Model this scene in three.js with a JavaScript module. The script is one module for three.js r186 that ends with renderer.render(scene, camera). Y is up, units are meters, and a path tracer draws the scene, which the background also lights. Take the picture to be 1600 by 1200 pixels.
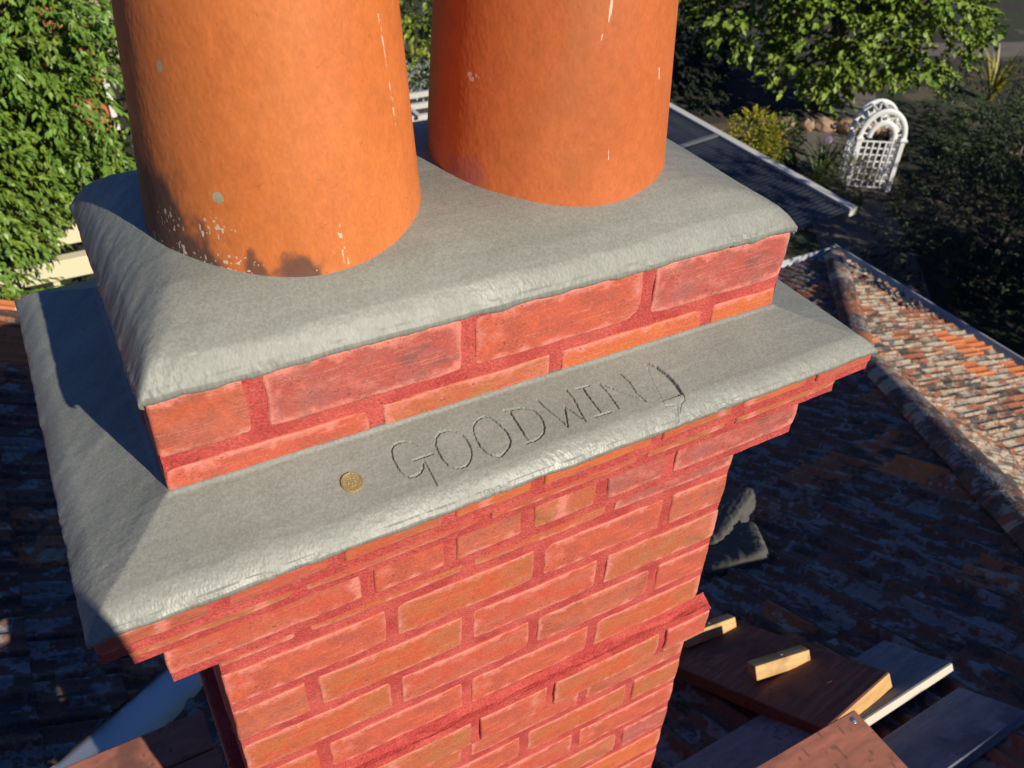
import * as THREE from 'three';
import { ImprovedNoise } from 'three/addons/math/ImprovedNoise.js';
import { mergeGeometries } from 'three/addons/utils/BufferGeometryUtils.js';
import { MarchingCubes } from 'three/addons/objects/MarchingCubes.js';

// ---------------------------------------------------------------- camera, sky, sun, exposure
const scene = new THREE.Scene();
const camera = new THREE.PerspectiveCamera(47.13, 4 / 3, 0.02, 400);
camera.position.set(-0.0226, 1.0384, 0.7377);
camera.up.set(0.2716, 0.7875, -0.5532);
camera.lookAt(-0.0226 + 0.4005, 1.0384 - 0.6152, 0.7377 - 0.6791);
camera.focus = 1.2;
camera.userData.fStop = 9;
const SUN = new THREE.Vector3(0.239, 0.515, 0.823).normalize();
const sun = new THREE.DirectionalLight(new THREE.Color().setRGB(1, 0.93, 0.8), 5);
sun.position.copy(SUN).multiplyScalar(40);
sun.castShadow = true; sun.shadow.mapSize.set(4096, 4096);
Object.assign(sun.shadow.camera, { left: -26, right: 26, top: 26, bottom: -26, near: 1, far: 110 });
scene.add(sun, sun.target);
{ // clear blue sky: air only
  const W = 128, H = 64, a = new Float32Array(W * H * 4);
  for (let j = 0; j < H; j++) for (let i = 0; i < W; i++) {
    const el = ((j + .5) / H - .5) * Math.PI;          // row 0 = bottom
    const az = ((i + .5) / W - .5) * 2 * Math.PI;
    const d = new THREE.Vector3(Math.cos(el) * Math.cos(az), Math.sin(el), Math.cos(el) * Math.sin(az));
    const s = Math.max(0, Math.sin(el)), t = Math.pow(1 - s, 3.2), g = Math.pow(Math.max(0, d.dot(SUN)), 6) * .25;
    const k = (j * W + i) * 4, m = el < 0 ? Math.max(.25, 1 + el * 3) : 1;
    a[k] = (.020 + .085 * t + .07 * g) * m; a[k + 1] = (.062 + .115 * t + .07 * g) * m; a[k + 2] = (.205 + .12 * t + .06 * g) * m; a[k + 3] = 1;
  }
  const sky = new THREE.DataTexture(a, W, H, THREE.RGBAFormat, THREE.FloatType);
  sky.mapping = THREE.EquirectangularReflectionMapping; sky.magFilter = THREE.LinearFilter; sky.minFilter = THREE.LinearFilter;
  sky.needsUpdate = true; scene.background = sky; scene.environment = sky;
}
const renderer = new THREE.WebGLRenderer({ antialias: true });
renderer.toneMapping = THREE.LinearToneMapping;
renderer.toneMappingExposure = 1.12;
renderer.shadowMap.enabled = true;

// ---------------------------------------------------------------- helpers
const V3 = (x, y, z) => new THREE.Vector3(x, y, z);
function rng(seed) { let s = seed >>> 0; return () => { s = (s + 0x6D2B79F5) | 0; let t = Math.imul(s ^ (s >>> 15), 1 | s); t = (t + Math.imul(t ^ (t >>> 7), 61 | t)) ^ t; return ((t ^ (t >>> 14)) >>> 0) / 4294967296; }; }
const PN = new ImprovedNoise();
const n3 = (x, y, z) => PN.noise(x, y, z);
const fb3 = (x, y, z, o = 4) => { let s = 0, a = .5, f = 1; for (let i = 0; i < o; i++) { s += a * PN.noise(x * f + i * 7.3, y * f - i * 3.1, z * f + i * 5.7); a *= .5; f *= 2; } return s; };
const clamp = (v, a = 0, b = 1) => Math.min(b, Math.max(a, v));
const sst = (a, b, v) => { const t = clamp((v - a) / (b - a)); return t * t * (3 - 2 * t); };
const mix = (a, b, t) => a + (b - a) * t;
const mix3 = (a, b, t) => [mix(a[0], b[0], t), mix(a[1], b[1], t), mix(a[2], b[2], t)];
// periodic value noise on a lattice of p x q cells, x,y in 0..1
function hsh(i, j, s) { let h = Math.imul(i, 374761393) ^ Math.imul(j, 668265263) ^ Math.imul(s, 2147483647 - 1013); h = Math.imul(h ^ (h >>> 13), 1274126177); return ((h ^ (h >>> 16)) >>> 0) / 4294967296; }
function pv(x, y, p, q, s) {
  const X = x * p, Y = y * q, i = Math.floor(X), j = Math.floor(Y); let u = X - i, v = Y - j; u = u * u * (3 - 2 * u); v = v * v * (3 - 2 * v);
  const w = (a, n) => ((a % n) + n) % n, a = w(i, p), b = w(i + 1, p), c = w(j, q), d = w(j + 1, q);
  return mix(mix(hsh(a, c, s), hsh(b, c, s), u), mix(hsh(a, d, s), hsh(b, d, s), u), v);
}
function pf(x, y, p, q, s, o = 4) { let t = 0, a = .5, n = 0; for (let k = 0; k < o; k++) { t += a * pv(x, y, p << k, q << k, s + k * 17); n += a; a *= .55; } return t / n; }
const toS = (c) => { c = clamp(c); return 255 * (c <= .0031308 ? 12.92 * c : 1.055 * Math.pow(c, 1 / 2.4) - .055); };
// colour texture: fn(u,v) -> linear rgb
function ctex(w, h, fn, wrap = true) {
  const a = new Uint8Array(w * h * 4);
  for (let j = 0; j < h; j++) for (let i = 0; i < w; i++) { const c = fn((i + .5) / w, (j + .5) / h), k = (j * w + i) * 4; a[k] = toS(c[0]); a[k + 1] = toS(c[1]); a[k + 2] = toS(c[2]); a[k + 3] = 255; }
  const t = new THREE.DataTexture(a, w, h); t.colorSpace = THREE.SRGBColorSpace; return tset(t, wrap);
}
function gtex(w, h, fn, wrap = true) { // grey data texture 0..1
  const a = new Uint8Array(w * h * 4);
  for (let j = 0; j < h; j++) for (let i = 0; i < w; i++) { const c = 255 * clamp(fn((i + .5) / w, (j + .5) / h)), k = (j * w + i) * 4; a[k] = a[k + 1] = a[k + 2] = c; a[k + 3] = 255; }
  return tset(new THREE.DataTexture(a, w, h), wrap);
}
function tset(t, wrap) { t.magFilter = THREE.LinearFilter; t.minFilter = THREE.LinearMipmapLinearFilter; t.generateMipmaps = true; if (wrap) t.wrapS = t.wrapT = THREE.RepeatWrapping; t.needsUpdate = true; return t; }
function std(o) { return new THREE.MeshStandardMaterial(Object.assign({ roughness: .85, metalness: 0 }, o)); }
const lin = (r, g, b) => new THREE.Color().setRGB(r, g, b);
const taken = {};
function numbered(n) { const k = taken[n] = (taken[n] ?? -1) + 1; return k ? `${n}_${String(k).padStart(3, '0')}` : n; }
function mesh(name, geo, mat, parent) { const m = new THREE.Mesh(geo, mat); m.name = name; m.castShadow = m.receiveShadow = true; if (parent) parent.add(m); return m; }
function thing(name, label, category, group, pos) {
  const o = new THREE.Group(); o.name = numbered(name); o.userData = { label, category }; if (group) o.userData.group = group;
  if (pos) o.position.set(...pos); scene.add(o); return o;
}
function solo(name, geo, mat, label, category, group) { const m = mesh(numbered(name), geo, mat, scene); m.userData = { label, category }; if (group) m.userData.group = group; return m; }
function struct(name, geo, mat) { const m = mesh(name, geo, mat, scene); m.userData = { kind: 'structure', label: name.replace(/_/g, ' '), }; return m; }
function gridGeo(nx, ny, f, keep) { // f(i,j) -> [x,y,z,u,v]
  const P = new Float32Array(nx * ny * 3), U = new Float32Array(nx * ny * 2), I = [];
  for (let j = 0; j < ny; j++) for (let i = 0; i < nx; i++) { const r = f(i, j), k = j * nx + i; P[3 * k] = r[0]; P[3 * k + 1] = r[1]; P[3 * k + 2] = r[2]; U[2 * k] = r[3]; U[2 * k + 1] = r[4]; }
  for (let j = 0; j < ny - 1; j++) for (let i = 0; i < nx - 1; i++) { if (keep && !keep(i, j)) continue; const a = j * nx + i; I.push(a, a + 1, a + nx, a + 1, a + nx + 1, a + nx); }
  const g = new THREE.BufferGeometry(); g.setAttribute('position', new THREE.BufferAttribute(P, 3)); g.setAttribute('uv', new THREE.BufferAttribute(U, 2)); g.setIndex(I); g.computeVertexNormals(); return g;
}
// slightly rounded box (uv in metres)
function rbox(w, h, d, r = .004, tx = 0, ty = 0) {
  const g = new THREE.BoxGeometry(w, h, d, 3, 3, 3), p = g.attributes.position, nn = g.attributes.normal, uv = g.attributes.uv, H = [w / 2, h / 2, d / 2];
  for (let i = 0; i < p.count; i++) {
    const v = [p.getX(i), p.getY(i), p.getZ(i)], nm = [nn.getX(i), nn.getY(i), nn.getZ(i)], c = [], q = []; let l = 0;
    for (let a = 0; a < 3; a++) { const f = v[a] / H[a]; v[a] = Math.abs(f) > .9 ? Math.sign(f) * H[a] : Math.sign(f) * (H[a] - r); c[a] = clamp(v[a], -H[a] + r, H[a] - r); q[a] = v[a] - c[a]; l += q[a] * q[a]; }
    l = Math.sqrt(l) || 1; const o = l > 1e-9 && l !== 1 ? c.map((x, a) => x + q[a] / l * r) : v;
    p.setXYZ(i, ...o); if (l !== 1) nn.setXYZ(i, q[0] / l, q[1] / l, q[2] / l);
    const ax = Math.abs(nm[0]) > .5 ? [2, 1] : Math.abs(nm[1]) > .5 ? [0, 2] : [0, 1];
    uv.setXY(i, o[ax[0]] + tx, o[ax[1]] + ty);
  }
  return g;
}
// ================================================================ CHIMNEY
const CW = .84, CD = .45;                       // shaft width (x 0..CW) and depth (z -CD..0)
// ---- brick surfaces: fired clay with rubbed-in pink mortar haze, soot flecks, pale grit
function brickTex(seed, base, alt, haze, soot) {
  const R = rng(seed), scr = []; for (let i = 0; i < 26; i++) scr.push([R(), R(), R() * .25 + .05, (R() - .5) * .25, R()]);
  const fn = (u, v) => {
    const n = pf(u, v, 9, 3, seed, 5), m = pf(u, v, 4, 2, seed + 50, 5), f = pf(u, v, 96, 32, seed + 90, 2), st = pf(u + .06 * n, v, 5, 7, seed + 33, 4);
    let c = mix3(base, alt, sst(.35, .68, n * .6 + st * .4));
    c = c.map(x => x * (.80 + .40 * f));
    const e = Math.min(u * 3, (1 - u) * 3, v, 1 - v);               // distance to the brick's edge in brick heights
    const hz = sst(.14, -.02, e - .34 * (pf(u, v, 14, 5, seed + 7, 4) - .45)) * 1.0 + haze * sst(.5, .72, m);
    c = mix3(c, [.66, .215, .165], clamp(hz * (.45 + .75 * f)));
    const sk = sst(.6, .78, pf(u, v, 5, 3, seed + 71, 5)) * soot;
    c = mix3(c, [.12, .075, .065], clamp(sk * (.5 + f)));
    if (pv(u, v, 110, 40, seed + 5) * .6 + .4 * pf(u, v, 9, 4, seed + 66, 3) > .78) c = mix3(c, [.10, .05, .045], .6);
    if (pv(u, v, 180, 64, seed + 8) > .955) c = mix3(c, [.62, .42, .36], .6);
    for (const s of scr) { const x = u - s[0], y = v - s[1]; const t = x / s[2]; if (t > 0 && t < 1 && Math.abs(y - t * s[3] * .3) < .004 + .004 * s[4]) c = mix3(c, [.60, .26, .20], .45 * f + .1); }
    return c;
  };
  return ctex(384, 144, fn);
}
const brickBump = gtex(512, 256, (u, v) => .5 * pf(u, v, 40, 16, 5, 4) + .35 * pf(u, v, 8, 4, 9, 3) + (pv(u, v, 120, 48, 3) > .9 ? -.25 : 0) + .15 * pv(u, v, 200, 80, 2));
const BT = [
  [1, [.50, .092, .038], [.44, .125, .045], .15, .15], [2, [.52, .10, .05], [.42, .085, .05], .55, .1], [3, [.47, .10, .042], [.36, .085, .045], .2, .45],
  [4, [.42, .085, .062], [.36, .105, .085], .55, .55], [5, [.54, .13, .038], [.50, .10, .04], .12, .1], [6, [.50, .085, .045], [.46, .11, .06], .4, .3], [7, [.46, .105, .045], [.40, .13, .05], .3, .25]
].map(a => brickTex(...a));
const brickMats = BT.map(t => std({ map: t, bumpMap: brickBump, bumpScale: .0010, roughness: .82 }));
const jointMap = ctex(512, 512, (u, v) => { const n = pf(u, v, 8, 8, 41, 5), g = pv(u, v, 190, 190, 43), h = pv(u, v, 120, 120, 44); let c = mix3([.40, .048, .04], [.50, .085, .066], sst(.3, .7, n)); c = c.map(x => x * (.72 + .5 * g)); if (h > .93) c = mix3(c, [.12, .02, .02], .7); if (h < .04) c = mix3(c, [.6, .3, .25], .6); return c; });
const jointBump = gtex(512, 512, (u, v) => .55 * pv(u, v, 150, 150, 47) + .45 * pf(u, v, 24, 24, 48, 3));
jointMap.repeat.set(3.2, 3.2); jointBump.repeat.set(3.2, 3.2);
const jointMat = std({ map: jointMap, bumpMap: jointBump, bumpScale: .0016, roughness: .95 });

const chimney = thing('chimney', 'red brick chimney with corbelled top and fresh grey mortar caps in the centre', 'chimney');
// one brick: centre face at z = 0 plane of its own front, local x across, y up, z towards the viewer
function brickGeo(w, h, d, seed, nx = 14, ny = 6) {
  const g = new THREE.BoxGeometry(w, h, d, nx, ny, 3), p = g.attributes.position, nn = g.attributes.normal, uv = g.attributes.uv, H = [w / 2, h / 2, d / 2], N = [nx, ny, 3], r = .0036;
  const su = (seed * .37) % 1, full = w / .23;
  for (let i = 0; i < p.count; i++) {
    const v = [p.getX(i), p.getY(i), p.getZ(i)], c = [], q = []; let l = 0;
    for (let a = 0; a < 3; a++) { // second ring of vertices sits just inside the edge
      const k = Math.round((v[a] / H[a] + 1) / 2 * N[a]);
      if (k === 1 && N[a] > 2) v[a] = -H[a] + r * 1.2; if (k === N[a] - 1 && N[a] > 2) v[a] = H[a] - r * 1.2;
    }
    const x0 = v[0], y0 = v[1];
    for (let a = 0; a < 3; a++) { c[a] = clamp(v[a], -H[a] + r, H[a] - r); q[a] = v[a] - c[a]; l += q[a] * q[a]; }
    l = Math.sqrt(l);
    if (l > 1e-7) { for (let a = 0; a < 3; a++) v[a] = c[a] + q[a] / l * r; nn.setXYZ(i, q[0] / l, q[1] / l, q[2] / l); }
    const ex = Math.abs(x0) / H[0], ey = Math.abs(y0) / H[1];
    const wob = fb3(x0 * 26 + seed * 3.1, seed * 1.7, y0 * 26, 3), wb2 = fb3(x0 * 60 + seed, y0 * 60, seed * 5.1, 2);
    if (ey > .6) v[1] -= Math.sign(y0) * (.0030 * (wob + .35) + .0016 * wb2);
    if (ex > .8) v[0] -= Math.sign(x0) * (.0040 * (fb3(y0 * 30 + seed, 3.3, seed, 3) + .3) + .0016 * wb2);
    v[2] += .0016 * fb3(x0 * 14 + seed * 2.3, y0 * 14, 4.4, 3) - (ex > .93 && ey > .8 ? .003 : 0) * (wob + .5);
    p.setXYZ(i, v[0], v[1], v[2]);
    if (Math.abs(g.attributes.normal.getX(i)) < .75 || true) uv.setXY(i, (x0 / w + .5) * full + (full < .9 ? su : 0), y0 / h + .5);
  }
  // the end and bed faces get their own planar uv
  for (let i = 0; i < p.count; i++) { const side = Math.floor(i / ((ny + 1) * 4)) < 2; if (i < 2 * (ny + 1) * 4) uv.setXY(i, (p.getZ(i) / .23) + .3, p.getY(i) / h + .5); else if (i < 2 * (ny + 1) * 4 + 2 * (nx + 1) * 4) uv.setXY(i, p.getX(i) / .23 + .2, p.getZ(i) / .076); }
  return g;
}
const RB = rng(77); let bseed = 1;
function brick(x0, x1, y0, y1, zf, depth, mat, rotY = 0, tilt = 0) {
  const w = x1 - x0, h = y1 - y0, m = mesh('brick', brickGeo(w, h, depth, bseed++, Math.max(6, Math.round(w * 60)), 6), brickMats[mat ?? Math.floor(RB() * brickMats.length)], chimney);
  if (rotY === 0) m.position.set((x0 + x1) / 2, (y0 + y1) / 2 + tilt * ((x0 + x1) / 2), zf - depth / 2 + (RB() - .5) * .0016);
  m.rotation.z = Math.atan(tilt) + (RB() - .5) * .006; m.rotation.y = (RB() - .5) * .006;
  return m;
}
function sideBrick(z0, z1, y0, y1, xf, s, depth) { // brick in a side face: s = -1 left, +1 right
  const w = Math.abs(z1 - z0), m = mesh('brick', brickGeo(w, y1 - y0, depth, bseed++, 8, 4), brickMats[Math.floor(RB() * brickMats.length)], chimney);
  m.rotation.y = s * Math.PI / 2; m.position.set(xf - s * depth / 2, (y0 + y1) / 2, (z0 + z1) / 2);
}
const J = .0150;                                  // joint
function course(y0, y1, d, joints, mats, tilt = 0, depth = .11) {
  const xs = [-d, ...joints, CW + d], off = [];
  for (let i = 0; i < xs.length - 1; i++) brick(i ? xs[i] + J / 2 : xs[i], i < xs.length - 2 ? xs[i + 1] - J / 2 : xs[i + 1], y0, y1, d, depth, mats?.[i], 0, tilt);
  const zb = -CD - d, zf = d - depth - J, L = zf - zb, k = Math.round(L / .24) || 1;
  for (const s of [-1, 1]) { const xf = s < 0 ? -d : CW + d, ty = s > 0 ? tilt * CW : 0; const n = Math.abs(Math.round(y0 * 100)) % 2 ? [.33, 1] : [.64, 1]; let a = 0; for (const b of n) { sideBrick(zf - L * a - (a ? J : 0), zf - L * b, y0 + ty, y1 + ty, xf, s, .1); a = b; } }
}
const H = .0715, PITCH = .086;
const A1 = [.235, .475, .715], A2 = [.112, .355, .598];
// shaft courses, row 1 downwards
const rowMats = [[1, 0, 1, 2], [2, 0, 5, 6], [0, 5, 2, 1], [0, 1, 1, 0], null, [3, 0, 5, 2], [5, 1, 0, 6]];
for (let i = -1; i < 16; i++) {
  const yc = -PITCH * i;
  if (i === 4) course(yc - H / 2 - .004, yc + H / 2 - .004, .022, [.362, .508, .752], [6, 1, 0, 5]);
  else course(yc - H / 2, yc + H / 2, 0, ((i % 2) + 2) % 2 ? A2 : A1, rowMats[i]);
}
const TI = .018;
course(.143, .217, .053, [.189, .301, .416, .534, .651], [5, 1, 2, 6, 3, 3], TI);
course(.231, .276, .082, [.10, .335, .57, .72], null, TI);
course(.284, .309, .107, [.014, .141, .274, .393, .566, .699, .831], [2, 5, 0, 4, 4, 0, 4, 5], TI);
course(.322, .398, 0, A1, [1, 6, 4, 4]);
course(.411, .487, 0, [.107, .353, .606], [2, 3, 1, 3]);
// ---- mortar between and behind the bricks
{
  const boxes = [], bx = (x0, x1, y0, y1, z0, z1, ti = 0) => {
    const nx = 60, ny = Math.max(2, Math.round((y1 - y0) / .015)), r = .0032;
    for (const face of ['f', 'l', 'r', 't', 'b', 'k']) {
      const g = face === 'f' || face === 'k'
        ? gridGeo(nx, ny, (i, j) => { const x = mix(x0, x1, i / (nx - 1)), y = mix(y0, y1, j / (ny - 1)); return [face === 'f' ? x : mix(x1, x0, i / (nx - 1)), y + ti * x, face === 'f' ? z1 + r * fb3(x * 40, y * 40, 1.2, 3) : z0, x, y]; })
        : face === 't' || face === 'b'
          ? gridGeo(20, 8, (i, j) => { const x = mix(x0, x1, i / 19), z = face === 't' ? mix(z1, z0, j / 7) : mix(z0, z1, j / 7); return [x, (face === 't' ? y1 : y0) + ti * x, z, x, z]; })
          : gridGeo(16, ny, (i, j) => { const t = i / 15, z = face === 'r' ? mix(z1, z0, t) : mix(z0, z1, t), y = mix(y0, y1, j / (ny - 1)), x = face === 'r' ? x1 : x0; return [x, y + ti * x, z, z, y]; });
      boxes.push(g);
    }
  };
  const e = .0026;
  bx(e, CW - e, -1.36, .486, -CD + e, -e);
  bx(-.053 + e, CW + .053 - e, .130, .232, -CD - .05, .053 - e, TI);
  bx(-.082 + e, CW + .082 - e, .222, .286, -CD - .08, .082 - e, TI);
  bx(-.107 + e, CW + .107 - e, .272, .304, -CD - .1, .107 - e, TI);
  bx(-.016, CW + .016, -.388, -.302, -CD - .016, .0165);
  mesh('joint_mortar', mergeGeometries(boxes), jointMat, chimney);
  // crumbly mortar fillet on top of the projecting band course
  const g = gridGeo(240, 14, (i, j) => { const x = mix(-.02, CW + .02, i / 239), t = j / 13, w = .5 + fb3(x * 18, 2.2, t * 2, 4); return [x, -.3085 + .016 * t * t + .010 * w * (1 - t) * t * 3 + .0035 * fb3(x * 90, t * 9, 3, 2), mix(.0225, -.006, t) , x, t * .03]; });
  mesh('mortar_fillet', g, jointMat, chimney);
}
// ---- grey mortar, still damp
const grey = (u, v) => { const n = pf(u, v, 5, 5, 61, 5), s = pf(u + .05 * n, v, 3, 22, 62, 4), g = pv(u, v, 240, 240, 63), d = pf(u, v, 9, 7, 66, 4); let c = mix3([.20, .205, .175], [.25, .254, .22], sst(.25, .75, .55 * n + .45 * s)); c = mix3(c, [.195, .19, .165], .3 * sst(.56, .75, d)); c = c.map(x => x * (.93 + .14 * pf(u + .12 * pf(u, v, 3, 3, 67, 3), v + .05 * n, 2, 9, 68, 4))); c = c.map(x => x * (.86 + .28 * g)); if (pv(u, v, 300, 300, 64) > .975) c = mix3(c, [.45, .45, .42], .6); if (pv(u, v, 260, 260, 65) > .988) c = c.map(x => x * .35); return c; };
const greyMap = ctex(1024, 1024, grey), greyBump = gtex(1024, 1024, (u, v) => .5 * pv(u, v, 260, 260, 71) + .1 * pf(u, v, 60, 60, 72, 3) + .4 * pf(u + .03 * pf(u, v, 4, 4, 3, 3), v, 5, 40, 73, 4) - (pv(u, v, 200, 200, 74) > .975 ? .5 : 0));
const greyRough = gtex(512, 512, (u, v) => mix(.36, .64, pf(u, v, 6, 6, 76, 5)));
for (const t of [greyMap, greyBump, greyRough]) t.repeat.set(2.2, 2.2);
const greyMat = std({ map: greyMap, bumpMap: greyBump, bumpScale: .00035, roughnessMap: greyRough, roughness: 1 });
// scratched letters and the pressed leaf-shaped blade (x, z on the ledge)
const STROKES = [[[.2688,.0345],[.2652,.0294],[.2584,.0255],[.2504,.0245],[.2436,.0255],[.2392,.0295],[.2368,.0373],[.2364,.0478],[.2376,.0578],[.2408,.0647],[.2454,.0684],[.2514,.0689],[.2588,.0666],[.2639,.0625],[.266,.0568]],[[.2568,.0502],[.2687,.0497],[.2814,.0501]],[[.2684,.0539],[.269,.0696],[.2693,.0866]],[[.3092,.0284],[.3002,.0288],[.2932,.0332],[.2894,.0397],[.2884,.0503],[.289,.0614],[.2915,.0698],[.2957,.0745],[.3032,.077],[.3106,.0774],[.3177,.0733],[.3233,.0664],[.3261,.0586],[.3266,.0476],[.3241,.0389],[.3181,.033],[.3092,.0284]],[[.3618,.0273],[.3588,.0264],[.3499,.0281],[.342,.0335],[.3386,.0403],[.3376,.0501],[.3376,.0613],[.3405,.0689],[.345,.0754],[.3513,.0786],[.3556,.0795],[.3625,.0764],[.3696,.0724],[.3749,.0663],[.3763,.0589],[.3756,.0517],[.3727,.0437],[.3691,.035],[.3648,.0295],[.3601,.027]],[[.3866,.0269],[.3939,.0287],[.4066,.0302],[.4141,.0337],[.4221,.0383],[.425,.0465],[.4255,.0549],[.4239,.0625],[.4187,.0699],[.4119,.0737],[.4034,.0758],[.3905,.075]],[[.3932,.0311],[.394,.0517],[.3952,.0721]],[[.4332,.0278],[.4384,.0415],[.4437,.0546],[.4506,.0723]],[[.4616,.0469],[.4558,.0616],[.4508,.0729]],[[.4616,.0469],[.4671,.057],[.4732,.0688]],[[.4762,.0255],[.4788,.0408],[.4764,.0579],[.4759,.0744]],[[.4892,.0288],[.5077,.0302]],[[.4978,.0315],[.4989,.0504],[.501,.0693]],[[.4902,.0722],[.5136,.0729]],[[.5219,.0313],[.5256,.0479],[.5259,.0623],[.5264,.0716]],[[.5219,.0313],[.5379,.0469],[.551,.0593],[.5639,.0722]],[[.557,.0276],[.5617,.0426],[.561,.0603],[.5657,.075]]];
const BLADE_R = [[.6011,.0228],[.6109,.0339],[.6175,.0498],[.6201,.0677],[.6186,.0841],[.617,.0897],[.6093,.0923],[.6034,.0992]];
const BLADE_L = [[.6011,.0228],[.5944,.0403],[.5911,.0563],[.5891,.0703],[.5869,.0807],[.586,.0892],[.5988,.0917]];
const TANG = [[.6009,.094],[.5932,.1122]];
function segd(x, z, l) { let b = 9; for (let i = 0; i < l.length - 1; i++) { const [ax, az] = l[i], dx = l[i + 1][0] - ax, dz = l[i + 1][1] - az, t = clamp(((x - ax) * dx + (z - az) * dz) / (dx * dx + dz * dz)), e = Math.hypot(x - ax - t * dx, z - az - t * dz); if (e < b) b = e; } return b; }
const bbox = STROKES.map(l => [Math.min(...l.map(p => p[0])) - .006, Math.max(...l.map(p => p[0])) + .006]);
function xAt(l, z) { for (let i = 0; i < l.length - 1; i++) { const a = l[i], b = l[i + 1]; if (z >= a[1] && z <= b[1]) return mix(a[0], b[0], (z - a[1]) / (b[1] - a[1])); } return null; }
function scratches(x, z) {
  if (x < .22 || x > .64 || z < .012 || z > .108) return 0;
  let dep = 0;
  const wx = x + .0009 * n3(x * 300, z * 300, 2) , wz = z + .0009 * n3(x * 300, z * 300, 8);
  for (let k = 0; k < STROKES.length; k++) { if (wx < bbox[k][0] || wx > bbox[k][1]) continue; const e = segd(wx, wz, STROKES[k]); const wd = .00098 * (1 + .25 * n3(x * 120, z * 120, 5)); dep = Math.min(dep, -.0042 * (1 - sst(wd * .5, wd * 1.2, e)) * (.75 + .5 * n3(x * 45 + k, z * 45, 3)));  }
  if (x > .585) {
    const xl = xAt(BLADE_L, wz), xr = xAt(BLADE_R, wz);
    if (xl !== null && xr !== null && wx > xl && wx < xr && wz < .083) { const t = (wx - xl) / (xr - xl); dep -= .0009 + .0042 * t * t * t; }
    const e = segd(wx, wz, BLADE_R); dep -= .0018 * (1 - sst(.0004, .0013, e));
    const f = segd(wx, wz, BLADE_L); dep -= .0012 * (1 - sst(.0003, .001, f));
    const g = segd(wx, wz, TANG); dep -= .0016 * (1 - sst(.001, .0035, g)) * (1 + .8 * n3(x * 350, z * 350, 1));
  }
  return dep;
}
{ // lower mortar ledge around the upper block
  const O = .110, xs = [], zs = [];
  const run = (a, b, s, out) => { const n = Math.round((b - a) / s); for (let i = 0; i < n; i++) out.push(mix(a, b, i / n)); };
  run(-O, .225, .003, xs); run(.225, .645, .0006, xs); run(.645, CW + O, .003, xs); xs.push(CW + O);
  run(-CD - O, -.004, .0045, zs); run(-.004, O, .00065, zs); zs.push(O);
  const SK = [.002, .0045, .0065];                            // skirt below the rim
  const ex = (arr, lo, hi) => [...SK.slice().reverse().map(s => [lo, s]), ...arr.map(v => [v, 0]), ...SK.map(s => [hi, s])];
  const X = ex(xs, -O, CW + O), Z = ex(zs, -CD - O, O);
  const hfun = (x, z) => {
    const dx = Math.max(-x, x - CW, 0), dz = Math.max(z, -CD - z, 0);
    let d = Math.max(dx, dz); const side = dx > dz && x < 0;
    const lo = fb3(x * 9, 1.1, z * 9, 3), tro = fb3(x * 5 + 3, z * 60, 2, 3);
    const tl = .012 * clamp((x + .1) / 1.04) * (z > 0 || dx > 0 ? 1 : 1) * sst(0, O, d);
    let y = .367 - .40 * d + tl + .0022 * lo + .0007 * tro + .0004 * fb3(x * 160, z * 160, 5, 2);
    
    const w = .024 + .008 * lo, t = clamp((d - (O - w)) / w); y -= w * .5 * (t * t * .7 + t * .3); y += .0010 * sst(.07, .105, d) * fb3(x * 120, 3.3, z * 120, 3) * (.4 + 1.1 * sst(-.1, .3, fb3(x * 11, 8.1, z * 11, 2)));
    if (side) y += .0016 * fb3(x * 30 + z * 22, z * 12, 6, 4);
    y += .002 * sst(.006, 0, d);                            // feathered up against the bricks
    return y;
  };
  const nx = X.length, nz = Z.length;
  const g = gridGeo(nx, nz, (i, j) => {
    const [x, sx] = X[i], [z, sz] = Z[nz - 1 - j], s = Math.max(sx, sz);
    let y = hfun(x, z), px = x, pz = z;
    if (z > .004) y += scratches(x, z) * .9;
    const rim = Math.max(-x, x - CW, z, -CD - z) > O - .004;
    if (rim) { const w = .0040 * fb3(x * 17, z * 17, 9, 4) + .0050 * fb3(x * 140, s * 260, z * 140, 3) * sst(.02, .3, fb3(x * 14 + 5, z * 14, 2.7, 3)); px += (sx || x < -O + .004 || x > CW + O - .004) ? w : 0; pz += (sz || z > O - .004 || z < -CD - O + .004) ? w : 0; if (s) { y -= s * (1 + .8 * fb3(x * 24, z * 24, 3, 5)); const inw = s > .006 ? .003 : 0; if (sx) px -= Math.sign(x) * inw; if (sz) pz -= Math.sign(z) * inw; } }
    return [px, y, pz, x, z];
  }, (i, j) => { const x = X[i][0], x2 = X[i + 1][0], z = Z[nz - 1 - j][0], z2 = Z[nz - 2 - j][0]; return !(x > .012 && x2 < CW - .012 && z < -.012 && z2 > -CD + .012); });
  const m = mesh('mortar_ledge', g, greyMat, chimney); m.userData.label = 'lower sloping grey mortar ledge with scratched letters';
}
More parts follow.
